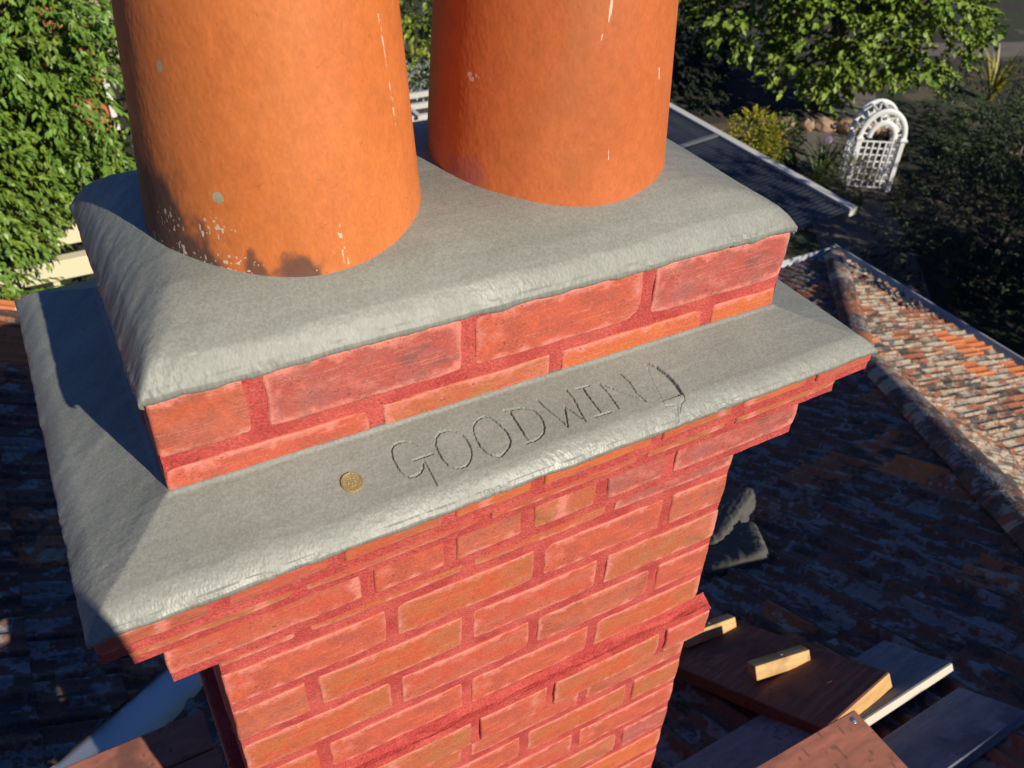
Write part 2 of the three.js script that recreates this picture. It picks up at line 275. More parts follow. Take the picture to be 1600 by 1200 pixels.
{ // upper mortar cap in which the pots are bedded
  const O = .004, SK = [.003, .006, .009];
  const xs = [], zs = []; for (let i = 0; i <= 600; i++) xs.push(mix(-O, CW + O, i / 600)); for (let i = 0; i < 115; i++) zs.push(mix(-CD - O, -.05, i / 115)); for (let i = 0; i <= 60; i++) zs.push(mix(-.05, O, i / 60));
  const ex = (arr, lo, hi) => [...SK.slice().reverse().map(s => [lo, s]), ...arr.map(v => [v, 0]), ...SK.map(s => [hi, s])];
  const X = ex(xs, -O, CW + O), Z = ex(zs, -CD - O, O), nx = X.length, nz = Z.length;
  const side = (d, a, w) => a * (1 - Math.exp(-d / w));
  const hfun = (x, z) => {
    const l = Math.max(0, x + O), r = Math.max(0, CW + O - x), f = Math.max(0, O - z), b = Math.max(0, z + CD + O);
    const hs = [side(l, .082, .060), side(r, .064, .080), side(f, .066, .060), side(b, .078, .06)];
    let k = 0; for (const h of hs) k += Math.exp(-h / .004); let y = .4935 - .004 * Math.log(k);
    const d = Math.min(l, r, f, b), lo = fb3(x * 8, 4.4, z * 8, 3);
    const w = .020 + .007 * lo, t = clamp(1 - d / w); y += .0085 * (1 - t * t * .55 - t * .45); y += .0008 * sst(.045, .004, d) * fb3(x * 120, 3.3, z * 120, 3) * (.35 + 1.2 * sst(-.1, .3, fb3(x * 11, 8.1, z * 11, 2)));
    y += .0030 * lo + .0008 * fb3(x * 6, 2, z * 55, 3) + .0004 * fb3(x * 150, z * 150, 5, 2);
    if (l < .1) y += .0034 * sst(.1, .02, l) * fb3(x * 34 + z * 30, 1.5, z * 22, 4);
    return y;
  };
  const g = gridGeo(nx, nz, (i, j) => {
    const [x, sx] = X[i], [z, sz] = Z[nz - 1 - j], s = Math.max(sx, sz); let y = hfun(x, z), px = x, pz = z;
    const rim = Math.min(x + O, CW + O - x, O - z, z + CD + O) < .004;
    if (rim) { const w = .0034 * fb3(x * 17, z * 17, 19, 4) + .0042 * fb3(x * 140, s * 260, z * 140, 3) * sst(.02, .3, fb3(x * 14, z * 14, 7.7, 3)), lf = 1; if (sx || x <= -O + .004 || x >= CW + O - .004) px += w * lf; if (sz || z >= O - .004 || z <= -CD - O + .004) pz += w; if (s) { y -= s * (1 + .8 * fb3(x * 24, z * 24, 13, 5)); const inw = s > .008 ? .004 : 0; if (sx) px -= Math.sign(x - .4) * inw; if (sz) pz -= Math.sign(z + .2) * inw; } }
    return [px, y, pz, x, z];
  });
  const m = mesh('mortar_cap', g, greyMat, chimney); m.userData.label = 'upper grey mortar cap sloping away from the pots';
}
// ================================================================ CHIMNEY POTS
function potTex(seed, feats, base, alt) {
  const R = rng(seed), W = 2048, Hh = 1024, y0 = .45, y1 = 1.2;
  const cracks = []; for (let i = 0; i < 170; i++) { const l = [[R(), R()]]; let a = R() * 6.28; for (let k = 0; k < 7; k++) { a += (R() - .5) * 1.6; const p = l[k]; l.push([p[0] + Math.cos(a) * .0014, p[1] + Math.sin(a) * .0028]); } cracks.push(l); }
  const a = new Uint8Array(W * Hh * 4), C = new Float32Array(W * Hh * 3);
  for (let j = 0; j < Hh; j++) for (let i = 0; i < W; i++) {
    const u = (i + .5) / W, v = (j + .5) / Hh, ang = (u - .5) * 360, y = mix(y0, y1, v), k = (j * W + i) * 3;
    const n = pf(u, v, 12, 6, seed, 5), m = pf(u, v, 5, 3, seed + 3, 4), g = pv(u, v, 500, 250, seed + 9), f = pf(u, v, 120, 60, seed + 4, 2);
    let c = mix3(base, alt, sst(.3, .7, .5 * n + .5 * m)); c = c.map(x => x * (.84 + .14 * g + .18 * f));
    const sp = pv(u, v, 420, 210, seed + 20); if (sp > .975) c = mix3(c, [.20, .075, .035], .7); else if (sp < .006) c = mix3(c, [.8, .62, .45], .8);
    c = feats(c, ang, y, f, n, u, v); C[k] = c[0]; C[k + 1] = c[1]; C[k + 2] = c[2];
  }
  for (const l of cracks) for (let s = 0; s < l.length - 1; s++) for (let t = 0; t < 1; t += .12) { const u = mix(l[s][0], l[s + 1][0], t), v = mix(l[s][1], l[s + 1][1], t), i = Math.floor(((u % 1) + 1) % 1 * W), j = Math.floor(((v % 1) + 1) % 1 * Hh), k = (j * W + i) * 3; for (let q = 0; q < 3; q++) C[k + q] = mix(C[k + q], [.26, .08, .03][q], .22); }
  for (let i = 0; i < W * Hh; i++) { for (let q = 0; q < 3; q++) a[i * 4 + q] = toS(C[i * 3 + q]); a[i * 4 + 3] = 255; }
  const t = new THREE.DataTexture(a, W, Hh); t.colorSpace = THREE.SRGBColorSpace; return tset(t, true);
}
const blob = (ang, y, a0, yy, ra, ry) => Math.hypot((ang - a0) / ra, (y - yy) / ry);
const streak = (ang, y, a0, ya, a1, yb, w) => { const t = clamp((y - ya) / (yb - ya)); const c = mix(a0, a1, t); return (y > Math.min(ya, yb) && y < Math.max(ya, yb)) ? Math.abs(ang - c) / w : 9; };
const pot1Map = potTex(301, (c, ang, y, f, n, u, v) => {
  const r = pf(u, v, 60, 30, 311, 4) - .5, r2 = pf(u, v, 200, 100, 312, 3);
  let s = Math.max(sst(1.1, .55, blob(ang, y, -82, .585, 34, .082) + r * .8), sst(1.1, .45, blob(ang, y, -58, .552, 26, .048) + r * .9), .85 * sst(1.1, .3, blob(ang, y, -29.5, .555, 6, .022) + r * 1.9), .9 * sst(1.1, .3, blob(ang, y, -12, .552, 11, .022) + r * 1.9), .6 * sst(1, .2, blob(ang, y, -44, .552, 16, .02) + r));
  c = mix3(c, [.075, .045, .036], s * .93);
  const wz = Math.max(sst(1.1, .5, blob(ang, y, -55, .575, 30, .05)), sst(1.1, .5, blob(ang, y, -35, .558, 14, .012)), sst(1.1, .4, blob(ang, y, -12, .549, 9, .006)));
  if (wz > .3 && pv(u, v, 520, 200, 315) * .55 + pf(u, v, 60, 40, 316, 3) * .45 > .76 - .06 * wz) c = mix3(c, [.62, .52, .43], .85);
  if (blob(ang, y, -57.8, .754, 2.0, .0065) + r * 2.4 < .9 || blob(ang, y, -39.5, .633, 2.0, .006) + r * 2.4 < .9) c = mix3(c, [.30, .30, .22].map(x => x * (.6 + .8 * f)), .85);
  const st = Math.min(streak(ang, y, 37, .79, 40.4, .675, .55), streak(ang, y, 4.2, .598, 5.6, .55, .7)); if (st + r * 3.4 < .8 && r2 > .47) c = mix3(c, [.72, .50, .37], .8);
  return c;
}, [.54, .145, .032], [.60, .178, .045]);
const pot2Map = potTex(302, (c, ang, y, f, n, u, v) => {
  const r = pf(u, v, 60, 30, 321, 4) - .5, r2 = pf(u, v, 260, 130, 322, 3);
  const p = Math.max(sst(1.1, .2, blob(ang, y, -70, .572, 16, .03) + r * .9), .8 * sst(1.1, .2, blob(ang, y, -58, .552, 10, .012) + r)); c = mix3(c, [.42, .11, .10], p * .8);
  const gn = sst(.5, .72, pf(u, v, 9, 5, 323, 5)); c = mix3(c, [.40, .13, .035], gn * .5);
  if (blob(ang, y, -68.5, .69, 4.2, .0055) + r * .8 < .95 && r2 > .5) c = mix3(c, [.70, .50, .42], .9);
  const st = Math.min(streak(ang, y, -7.3, .785, -8.2, .762, .5), streak(ang, y, -10.6, .750, -11, .744, .4), streak(ang, y, -3.7, .62, -3.2, .605, .4), streak(ang, y, 25, .70, 26, .685, .35)); if (st + r * 3 < .7) c = mix3(c, [.74, .56, .42], .85);
  return c;
}, [.47, .115, .028], [.55, .145, .04]);
const potBump = gtex(1024, 512, (u, v) => .5 * pf(u, v, 60, 30, 331, 4) + .3 * pv(u, v, 250, 125, 332) + .2 * pf(u, v, 12, 6, 333, 3) - (pv(u, v, 220, 110, 334) > .985 ? .5 : 0));
function pot(cx, cz, r0, k, map, label) {
  const o = thing('chimney_pot', label, 'chimney pot', 'terracotta pots on the chimney', [cx, 0, cz]);
  const m = std({ map, bumpMap: potBump, bumpScale: .0008, roughness: .6 });
  const yb = .49, yt = 1.13, n = 96, rows = 60;
  const body = gridGeo(n + 1, rows + 1, (i, j) => { const u = i / n, a = (u - .5) * 2 * Math.PI, y = mix(yb, yt, j / rows), r = (r0 - k * (y - .547)) * (1 + .0022 * fb3(Math.cos(a) * 3, y * 7, Math.sin(a) * 3 + cx * 9, 3)); return [Math.sin(a) * r, y, Math.cos(a) * r, u, (y - .45) / .75]; });
  mesh('body', body, m, o);
  const rt = r0 - k * (yt - .547), pts = [[-.03, -.6], [-.03, -.002], [-.022, .018], [.004, .024], [.018, .014], [.018, -.02], [.004, -.032], [0, -.034]].map(q => new THREE.Vector2(rt + q[0], yt + q[1]));
  mesh('rim', new THREE.LatheGeometry(pts, 72), m, o);
  return o;
}
pot(.2205, -.221, .160, .0763, pot1Map, 'orange terracotta chimney pot with black soot marks at its foot');
pot(.583, -.2293, .1617, .061, pot2Map, 'orange terracotta chimney pot with a pink stain, standing nearer the white garden arch');
// ---- coin pressed into the ledge
{
  const o = thing('coin', 'small round gold coloured coin pressed into the mortar ledge', 'coin', null, [.1825, .367 - .40 * .0524 + .0026, .0524]);
  o.rotation.x = Math.atan(.40); o.rotation.y = 0;
  const brass = std({ color: lin(.50, .40, .18), metalness: .8, roughness: .5, bumpMap: gtex(256, 256, (u, v) => .5 * pf(u, v, 14, 14, 401, 3) + .3 * pv(u, v, 60, 60, 402)), bumpScale: .0006 });
  const p = [[0, 0], [.0102, 0], [.0106, .0007], [.0120, .0007], [.0124, .0003], [.0124, -.002]].map(q => new THREE.Vector2(...q)).reverse();
  mesh('disc', new THREE.LatheGeometry(p, 64), brass, o);
  const em = []; const put = (x, z, sx, sz, r) => { const g = new THREE.SphereGeometry(1, 12, 8); g.scale(sx, .0007, sz); g.rotateY(r); g.translate(x, 0, z); em.push(g); };
  put(-.001, .001, .0016, .0045, .2); put(0, .0045, .0042, .0012, .1); put(.0035, -.001, .0014, .0024, .7); put(-.0035, -.001, .0012, .003, -.4); put(.003, -.0045, .0022, .0009, .3); put(-.002, -.005, .003, .0009, -.2);
  for (let i = 0; i < 26; i++) { const a = i / 26 * 6.283; if (Math.abs(Math.sin(a * 1.5)) < .15) continue; put(Math.cos(a) * .0091, Math.sin(a) * .0091, .0004, .0009, -a + 1.57); }
  mesh('relief', mergeGeometries(em), brass, o);
}
// ================================================================ HOUSE: tiled roofs around the chimney
const T31 = Math.tan(31 * Math.PI / 180), T18 = Math.tan(18 * Math.PI / 180), TC = .656;
const KX = 5.268, KZ = -2.811, KY = -2.925;
const house = thing('house', 'house under old terracotta tiled hip roof, seen from above around the chimney', 'house');
const tileTex = (seed, brown, lichen, dark, pl, pd) => ctex(512, 512, (u, v) => {
  const n = pf(u, v, 6, 6, seed, 5), l = pf(u, v, 22, 11, seed + 11, 4), d = pf(u, v, 16, 7, seed + 23, 5), g = pv(u, v, 170, 170, seed + 31), f = pf(u, v, 60, 60, seed + 37, 2);
  let c = mix3(brown[0], brown[1], sst(.3, .7, n)); c = c.map(x => x * (.75 + .35 * g + .15 * f));
  c = mix3(c, lichen.map(x => x * (.7 + .5 * f)), sst(pl, pl + .09, l * .75 + f * .25) * .9);
  c = mix3(c, dark.map(x => x * (.6 + .8 * g)), sst(pd, pd + .1, d * .8 + f * .2) * .88);
  return c;
});
const tileMaps = [
  tileTex(501, [[.30, .11, .055], [.24, .10, .06]], [.40, .34, .24], [.045, .042, .04], .47, .55),
  tileTex(502, [[.26, .10, .06], [.34, .13, .07]], [.40, .35, .26], [.05, .045, .042], .40, .57),
  tileTex(503, [[.36, .13, .055], [.28, .10, .05]], [.34, .29, .22], [.04, .038, .036], .56, .50),
  tileTex(504, [[.56, .17, .055], [.50, .15, .05]], [.42, .34, .25], [.20, .09, .05], .70, .72),
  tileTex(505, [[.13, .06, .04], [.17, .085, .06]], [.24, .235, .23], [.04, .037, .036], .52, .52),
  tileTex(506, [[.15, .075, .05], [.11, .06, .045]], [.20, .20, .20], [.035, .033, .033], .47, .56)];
const tileBump = gtex(512, 512, (u, v) => .5 * pf(u, v, 30, 30, 511, 4) + .5 * pv(u, v, 110, 110, 512));
const tileMats = tileMaps.map(m => std({ map: m, bumpMap: tileBump, bumpScale: .004, roughness: .9 }));
// interlocking tile: local x across, y out of the roof, z down the slope; butt at z = 0, head at z = -.4
const TW = .21, TE = .335, TL = .395;
function tileGeo(seed) {
  const R = rng(seed), pr = [[0, .010], [.010, .030], [.020, .034], [.031, .031], [.040, .014], [.052, .010], [.085, .008], [.096, .024], [.108, .027], [.120, .023], [.131, .009], [.160, .009], [.185, .011], [.196, .020], [.206, .021], [.214, .010]];
  const ou = R(), ov = R(), P = [], U = [], I = [], tl = (R() - .5) * .006, nz = 4, n = pr.length;
  const top = (i, k) => { const t = k / (nz - 1), [x, h] = pr[i]; const w = .0018 * n3(x * 30 + seed, t * 4, seed); return [x, h * mix(1, .72, t) + mix(.030, -.004, t) + w + tl * (x / TW - .5), -TL * t + .003 * n3(x * 40, seed * 2.7, 1.5) * (1 - t)]; };
  const push = (p, u, v) => { P.push(...p); U.push(u, v); return P.length / 3 - 1; };
  const id = []; for (let k = 0; k < nz; k++) { id[k] = []; for (let i = 0; i < n; i++) { const p = top(i, k); id[k][i] = push(p, p[0] + ou, p[2] + ov); } }
  for (let k = 0; k < nz - 1; k++) for (let i = 0; i < n - 1; i++) { const a = id[k][i], b = id[k][i + 1], c = id[k + 1][i], d = id[k + 1][i + 1]; I.push(a, b, c, b, d, c); }
  for (let i = 0; i < n - 1; i++) { const a = top(i, 0), b = top(i + 1, 0); const ia = push(a, a[0] + ou, ov + .02), ib = push(b, b[0] + ou, ov + .02), ic = push([a[0], a[1] - .022, a[2] - .004], a[0] + ou, ov), ie = push([b[0], b[1] - .022, b[2] - .004], b[0] + ou, ov); I.push(ia, ic, ib, ib, ic, ie); }
  for (const i of [0, n - 1]) { const a = top(i, 0), b = top(i, nz - 1); const ia = push(a, ou, ov), ib = push(b, ou, ov + .4), ic = push([a[0], a[1] - .02, a[2]], ou + .02, ov), ie = push([b[0], b[1] - .02, b[2]], ou + .02, ov + .4); if (i) I.push(ia, ic, ib, ib, ic, ie); else I.push(ia, ib, ic, ib, ie, ic); }
  const g = new THREE.BufferGeometry(); g.setAttribute('position', new THREE.Float32BufferAttribute(P, 3)); g.setAttribute('uv', new THREE.Float32BufferAttribute(U, 2)); g.setIndex(I); g.computeVertexNormals(); return g;
}
const tileGeos = []; for (let i = 0; i < 12; i++) tileGeos.push(tileGeo(900 + i * 13));
function clipGeo(g, planes) { // planes: [a,b,c,d] keep a*x+b*y+c*z+d >= 0
  g = g.index ? g.toNonIndexed() : g; let tris = []; const p = g.attributes.position, q = g.attributes.uv, nn = g.attributes.normal;
  for (let i = 0; i < p.count; i += 3) tris.push([0, 1, 2].map(k => [p.getX(i + k), p.getY(i + k), p.getZ(i + k), q.getX(i + k), q.getY(i + k), nn.getX(i + k), nn.getY(i + k), nn.getZ(i + k)]));
  for (const [a, b, c, d] of planes) {
    const out = [], f = v => a * v[0] + b * v[1] + c * v[2] + d;
    for (const t of tris) { const poly = []; for (let k = 0; k < 3; k++) { const A = t[k], B = t[(k + 1) % 3], fa = f(A), fbv = f(B); if (fa >= 0) poly.push(A); if ((fa >= 0) !== (fbv >= 0)) { const s = fa / (fa - fbv); poly.push(A.map((x, m) => mix(x, B[m], s))); } } for (let k = 1; k + 1 < poly.length; k++) out.push([poly[0], poly[k], poly[k + 1]]); }
    tris = out; if (!tris.length) return null;
  }
  const P = [], U = [], N = []; for (const t of tris) for (const v of t) { P.push(v[0], v[1], v[2]); U.push(v[3], v[4]); N.push(v[5], v[6], v[7]); }
  const o = new THREE.BufferGeometry(); o.setAttribute('position', new THREE.Float32BufferAttribute(P, 3)); o.setAttribute('uv', new THREE.Float32BufferAttribute(U, 2)); o.setAttribute('normal', new THREE.Float32BufferAttribute(N, 3)); return o;
}
camera.updateMatrixWorld(); camera.updateProjectionMatrix();
const frus = new THREE.Matrix4().multiplyMatrices(camera.projectionMatrix, camera.matrixWorldInverse);
const RT = rng(4242), allTiles = [];
const sheetMat = std({ color: lin(.05, .035, .03), roughness: .95 });
// plan: convex polygon [[x,z],...]; yOf(x,z): height of tile surface; slopeDir: plan direction of fall
function slope(plan, yOf, fall, pick, opts = {}) {
  const e = 1e-3, p0 = plan[0], P = (x, z) => V3(x, yOf(x, z) - .05, z);
  const dn = P(p0[0] + fall[0] * e, p0[1] + fall[1] * e).sub(P(p0[0], p0[1])).normalize(), S = dn.clone().negate();
  const nx = V3(fall[1], 0, -fall[0]).normalize(); let N = new THREE.Vector3().crossVectors(S, nx); if (N.y < 0) N.negate();
  const U = new THREE.Vector3().crossVectors(S, N), O = P(...p0);
  const M = new THREE.Matrix4().makeBasis(U, N, dn.clone());
  const loc = plan.map(([x, z]) => { const d = P(x, z).sub(O); return [d.dot(U), d.dot(S)]; });
  let area = 0; for (let i = 0; i < loc.length; i++) { const a = loc[i], b = loc[(i + 1) % loc.length]; area += a[0] * b[1] - a[1] * b[0]; }
  if (area < 0) loc.reverse();
  // base sheet with thickness
  const top = plan.map(([x, z]) => V3(x, yOf(x, z) - .075, z)), bot = top.map(v => v.clone().add(V3(0, -.06, 0))), G = [];
  const tri = (a, b, c) => G.push(...a.toArray(), ...b.toArray(), ...c.toArray());
  for (let i = 1; i < top.length - 1; i++) { tri(top[0], top[i], top[i + 1]); tri(bot[0], bot[i + 1], bot[i]); }
  for (let i = 0; i < top.length; i++) { const k = (i + 1) % top.length; tri(top[i], bot[i], top[k]); tri(top[k], bot[i], bot[k]); }
  const sg = new THREE.BufferGeometry(); sg.setAttribute('position', new THREE.Float32BufferAttribute(G, 3)); sg.computeVertexNormals(); sg.setAttribute('uv', new THREE.Float32BufferAttribute(new Float32Array(G.length / 3 * 2), 2));
  const part = mesh('roof_slope', sg, opts.sheet ?? sheetMat, house);
  if (opts.plain) return part;
  const us = loc.map(l => l[0]), vs = loc.map(l => l[1]), u0 = Math.min(...us), u1 = Math.max(...us), v0 = Math.min(...vs), v1 = Math.max(...vs);
  const edges = loc.map((a, i) => { const b = loc[(i + 1) % loc.length], dx = b[0] - a[0], dy = b[1] - a[1], L = Math.hypot(dx, dy); return [-dy / L, dx / L, (dy * a[0] - dx * a[1]) / L]; });
  let row = 0;
  for (let v = v0 - .03; v < v1; v += TE, row++) for (let u = u0 - (row % 2) * TW / 2; u < u1; u += TW) {
    const cs = [[u, v], [u + TW, v], [u, v + TE], [u + TW, v + TE]]; let inn = 0; for (const c of cs) if (edges.every(k => k[0] * c[0] + k[1] * c[1] + k[2] > -.004)) inn++;
    const mid = [u + TW / 2, v + TE / 2], midIn = edges.every(k => k[0] * mid[0] + k[1] * mid[1] + k[2] > 0);
    if (!inn && !midIn) continue;
    const gi = Math.floor(RT() * tileGeos.length), pos = O.clone().addScaledVector(U, u).addScaledVector(S, v);
    let g = tileGeos[gi], own = false;
    if (inn < 4) { const pl = edges.filter(k => cs.some(c => k[0] * c[0] + k[1] * c[1] + k[2] < 0) ).map(k => [k[0], 0, -k[1], k[0] * u + k[1] * v + k[2]]).filter(k => !(opts.eave && Math.abs(k[0]) < .01 && k[2] < 0)); g = clipGeo(g, pl); own = true; if (!g) continue; }
    const c = pos.clone().addScaledVector(U, TW / 2).addScaledVector(S, TE / 2);
    const dist = c.distanceTo(camera.position), w = c.clone().applyMatrix4(frus), vis = Math.abs(w.x) < 1.03 && Math.abs(w.y) < 1.03 && w.z < 1;
    const px = w.x * 800 + 800, py = 600 - w.y * 600;
    const hid = (px > 300 && px < 1020 && py > 260) || (px > 130 && px < 1190 && py > 380 && py < 690) || (px > 60 && px < 330 && py > 480 && py < 960) ;
    allTiles.push({ part, g, M, pos, mat: pick(c, RT), score: (vis ? 1 : 0) * (hid ? .001 : 1) * Math.abs(N.dot(camera.position.clone().sub(c).normalize())) / (dist * dist), rot: (RT() - .5) * .012 });
  }
  return part;
}
const yB = (x, z) => KY + T31 * (z - KZ), yA = (x, z) => -2.204 - T31 * (x + .235), yC = (x, z) => KY - TC * (x - KX), yR = (x, z) => KY - T18 * (x - KX), yB1 = (x, z) => KY + T18 * (z - KZ);
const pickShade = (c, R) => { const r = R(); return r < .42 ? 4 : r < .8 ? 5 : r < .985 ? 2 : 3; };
const pickR = (c, R) => { if (c.x > 6.55 && c.x < 7.15 && c.z > -3.1 && c.z < -2.5) return R() < .45 ? 3 : 1; const r = R(); return r < .55 ? 1 : r < .85 ? 0 : r < .985 ? 2 : 3; };
slope([[-3.44, 1.8], [1.04, 1.8], [KX, KZ], [1.13, KZ]], yB, [0, -1], pickShade);
slope([[-3.76, 1.75], [.80, KZ], [1.95, -4.88], [-3.7, -4.88]], yA, [1, 0], (c, R) => { const r = R(); return c.z < -4.0 ? (r < .55 ? 2 : 3) : pickShade(c, R); });
slope([[KX, KZ], [1.04, 1.8], [1.04, 2.4], [KX, 2.4]], yC, [1, 0], pickR);
slope([[KX, KZ], [KX, 2.4], [7.22, 2.4], [7.22, -4.80]], yR, [1, 0], pickR, { eave: true });
slope([[1.07, KZ], [KX, KZ], [7.2, -4.80], [2.13, -4.80]], yB1, [0, -1], pickShade, { eave: true });
slope([[-3.7, 1.8], [1.04, 1.8], [1.04, 6], [-3.7, 6]], (x, z) => yB(x, 1.8) - T31 * (z - 1.8), [0, 1], null, { plain: true, sheet: tileMats[0] });
slope([[-3.7, -4.88], [-3.7, 1.8], [-8, 1.8], [-8, -4.88]], (x, z) => yA(-3.7, 0) + T31 * (x + 3.7), [-1, 0], null, { plain: true, sheet: tileMats[0] });
{ // the 270 tiles that show largest are parts of their own, the rest one field per material
  allTiles.sort((a, b) => b.score - a.score);
  const rest = new Map();
  allTiles.forEach((t, i) => {
    if (i < 290) { const m = mesh('roof_tile', t.g, tileMats[t.mat], t.part); m.setRotationFromMatrix(t.M); m.rotateY(t.rot); m.position.copy(t.pos); }
    else { const k = t.part.id * 10 + t.mat; if (!rest.has(k)) rest.set(k, { part: t.part, mat: t.mat, gs: [] }); let g = (t.g.index ? t.g.toNonIndexed() : t.g.clone()); g.applyMatrix4(new THREE.Matrix4().makeTranslation(t.pos.x, t.pos.y, t.pos.z).multiply(t.M)); rest.get(k).gs.push(g); }
  });
  for (const r of rest.values()) { const m = mesh('roof_tile_field', mergeGeometries(r.gs), tileMats[r.mat], r.part); m.userData.kind = 'stuff'; }
}
// ---- ridge and hip caps
function capGeo(seed) {
  const n = 13, L = .43, R0 = .112;
  const g = [], prof = (i, t, dr) => { const a = mix(-1.35, 1.35, i / (n - 1)), r = R0 + dr + .012 * (1 - t) + .003 * n3(a * 2, t * 3, seed); return [Math.sin(a) * r, Math.cos(a) * r * .8 - .062, -L * t]; };
  g.push(gridGeo(n, 6, (i, j) => { const p = prof(i, j / 5, 0); return [...p, p[0] + seed * .13, p[2] + seed * .37]; }));
  g.push(gridGeo(n, 2, (i, j) => { const p = prof(i, 0, j ? 0 : -.022); return [p[0], p[1], j ? 0 : -.003, p[0] + seed * .1, j * .02]; }));
  g.push(gridGeo(n, 2, (i, j) => { const p = prof(n - 1 - i, j, -.02); return [...p, p[0], p[2]]; }));
  return mergeGeometries(g);
}
const capGeos = [0, 1, 2, 3].map(i => capGeo(600 + i * 7));
const cementMat = std({ map: greyMap, roughness: .95, color: lin(.75, .7, .62) });
function caps(a, b, name, mats) { // from low end a to high end b
  const d = b.clone().sub(a), L = d.length(); d.normalize(); const dn = d.clone().negate(), X = new THREE.Vector3().crossVectors(V3(0, 1, 0), dn).normalize(), Y = new THREE.Vector3().crossVectors(dn, X), M = new THREE.Matrix4().makeBasis(X, Y, dn);
  const n = Math.max(1, Math.round(L / .37)), st = L / n;
  for (let i = 0; i < n; i++) { const m = mesh(name, capGeos[Math.floor(RT() * 4)], tileMats[mats[Math.floor(RT() * mats.length)]], house); m.setRotationFromMatrix(M); m.rotateZ((RT() - .5) * .08); m.position.copy(a).addScaledVector(d, i * st).add(V3(0, .012 + (RT() - .5) * .012, 0)); }
}
const hipP = (z) => V3(1.04 + (1.8 - z) * (KX - 1.04) / (1.8 - KZ), yB(0, z), z);
caps(V3(7.2, yR(7.2, 0), -4.8), V3(KX, KY, KZ), 'hip_tile', [0, 5, 2, 1]);
caps(hipP(KZ + .02), hipP(1.8), 'hip_tile', [0, 4, 5, 1]);
caps(V3(-3.5, yB(0, 1.8), 1.8), V3(1.04, yB(0, 1.8), 1.8), 'ridge_tile', [0, 2]);
// ---- valley, gutters, walls
const zinc = std({ color: lin(.50, .53, .56), metalness: .75, roughness: .38 });
{
  const vl = [], Z0 = 1.75, Z1 = KZ; const n = 24;
  vl.push(gridGeo(n, 5, (i, j) => { const z = mix(Z0, Z1, i / (n - 1)), x = -1.845 - z, t = (j - 2) / 2, o = t * .22; const px = x + o * .707, pz = z + o * .707; return [px, Math.max(yB(px, pz), yA(px, pz)) - .052 + (Math.abs(t) > .9 ? .012 : 0), pz, i * .2, j * .1]; }));
  mesh('valley_flashing', vl[0], zinc, house);
  const paint = std({ color: lin(.38, .40, .43), roughness: .45 });
  const prof = [[0, .02], [.005, -.07], [.10, -.07], [.115, .03], [.125, .03], [.125, .045], [.105, .045], [.095, -.055], [.012, -.055]];
  const gut = (a, b, out) => { const g = gridGeo(prof.length, 2, (i, j) => { const q = j ? b : a, pr = prof[i]; return [q[0] + out[0] * pr[0], q[1] + pr[1], q[2] + out[1] * pr[0], i * .05, j]; }); return mesh('gutter', g, paint, house); };
  gut([7.24, yR(7.22, 0) - .045, -4.95], [7.24, yR(7.22, 0) - .045, 2.4], [1, 0]);
  gut([2.1, yB1(0, -4.8) - .045, -4.82], [7.36, yB1(0, -4.8) - .045, -4.82], [0, -1]);
  const wallM = std({ color: lin(.42, .30, .22), roughness: .9 });
  const wb = (x0, x1, y0, y1, z0, z1) => { const g = new THREE.BoxGeometry(x1 - x0, y1 - y0, z1 - z0); g.translate((x0 + x1) / 2, (y0 + y1) / 2, (z0 + z1) / 2); return g; };
  mesh('wall', wb(-7.4, 6.6, -6.3, -3.75, -4.2, 5.4), wallM, house);
  const barge = std({ color: lin(.5, .46, .4), roughness: .7 });
  const bg = gridGeo(2, 2, (i, j) => { const x = i ? 1.9 : -3.7; return [x, yA(x, 0) - (j ? .03 : .22), -4.9, x, j]; }); mesh('barge_board', bg, barge, house);
}
// ================================================================ WORK PLATFORM ON THE ROOF
const woodMap = (seed, a, b, dark) => { const t = ctex(512, 256, (u, v) => { const n = pf(u, v + .02 * pf(u, v, 3, 3, seed + 2, 3), 4, 40, seed, 4), s = pf(u, v, 8, 6, seed + 5, 5), g = pf(u, v, 30, 120, seed + 9, 2); let c = mix3(a, b, sst(.3, .7, n)); c = c.map(x => x * (.8 + .4 * g)); c = mix3(c, dark, .8 * sst(.56, .72, s)); if (pv(u, v, 90, 60, seed + 13) * .6 + .4 * pf(u, v, 8, 6, seed + 15, 4) > .785) c = mix3(c, dark, .75); return c; }); return t; };
const woodBump = gtex(512, 256, (u, v) => pf(u, v, 5, 60, 551, 4));
const wood = (m, r = .8) => std({ map: m, bumpMap: woodBump, bumpScale: .0012, roughness: r });
const brownWood = wood(woodMap(561, [.20, .075, .045], [.15, .06, .04], [.07, .04, .03])), greyWood = wood(woodMap(562, [.22, .23, .24], [.17, .18, .20], [.09, .10, .12])), pine = wood(woodMap(563, [.62, .40, .17], [.52, .30, .11], [.30, .16, .07])), redPly = wood(woodMap(564, [.36, .13, .08], [.30, .115, .075], [.15, .06, .045]));
const steel = std({ color: lin(.6, .6, .62), metalness: .9, roughness: .35 });
const aB = Math.atan(T31);
function board(name, w, h, d, mat, pos, rot, label, cat, edgeMat) {
  const o = thing(name, label, cat, null, pos); o.rotation.set(...rot); o.rotation.order = 'YXZ';
  mesh('board', rbox(w, h, d, .004, pos[0], pos[2]), mat, o); if (edgeMat) { const e = mesh('pale_edge', rbox(w - .003, h - .004, .002, .0008), edgeMat, o); e.position.z = d / 2 + .001; } return o;
}
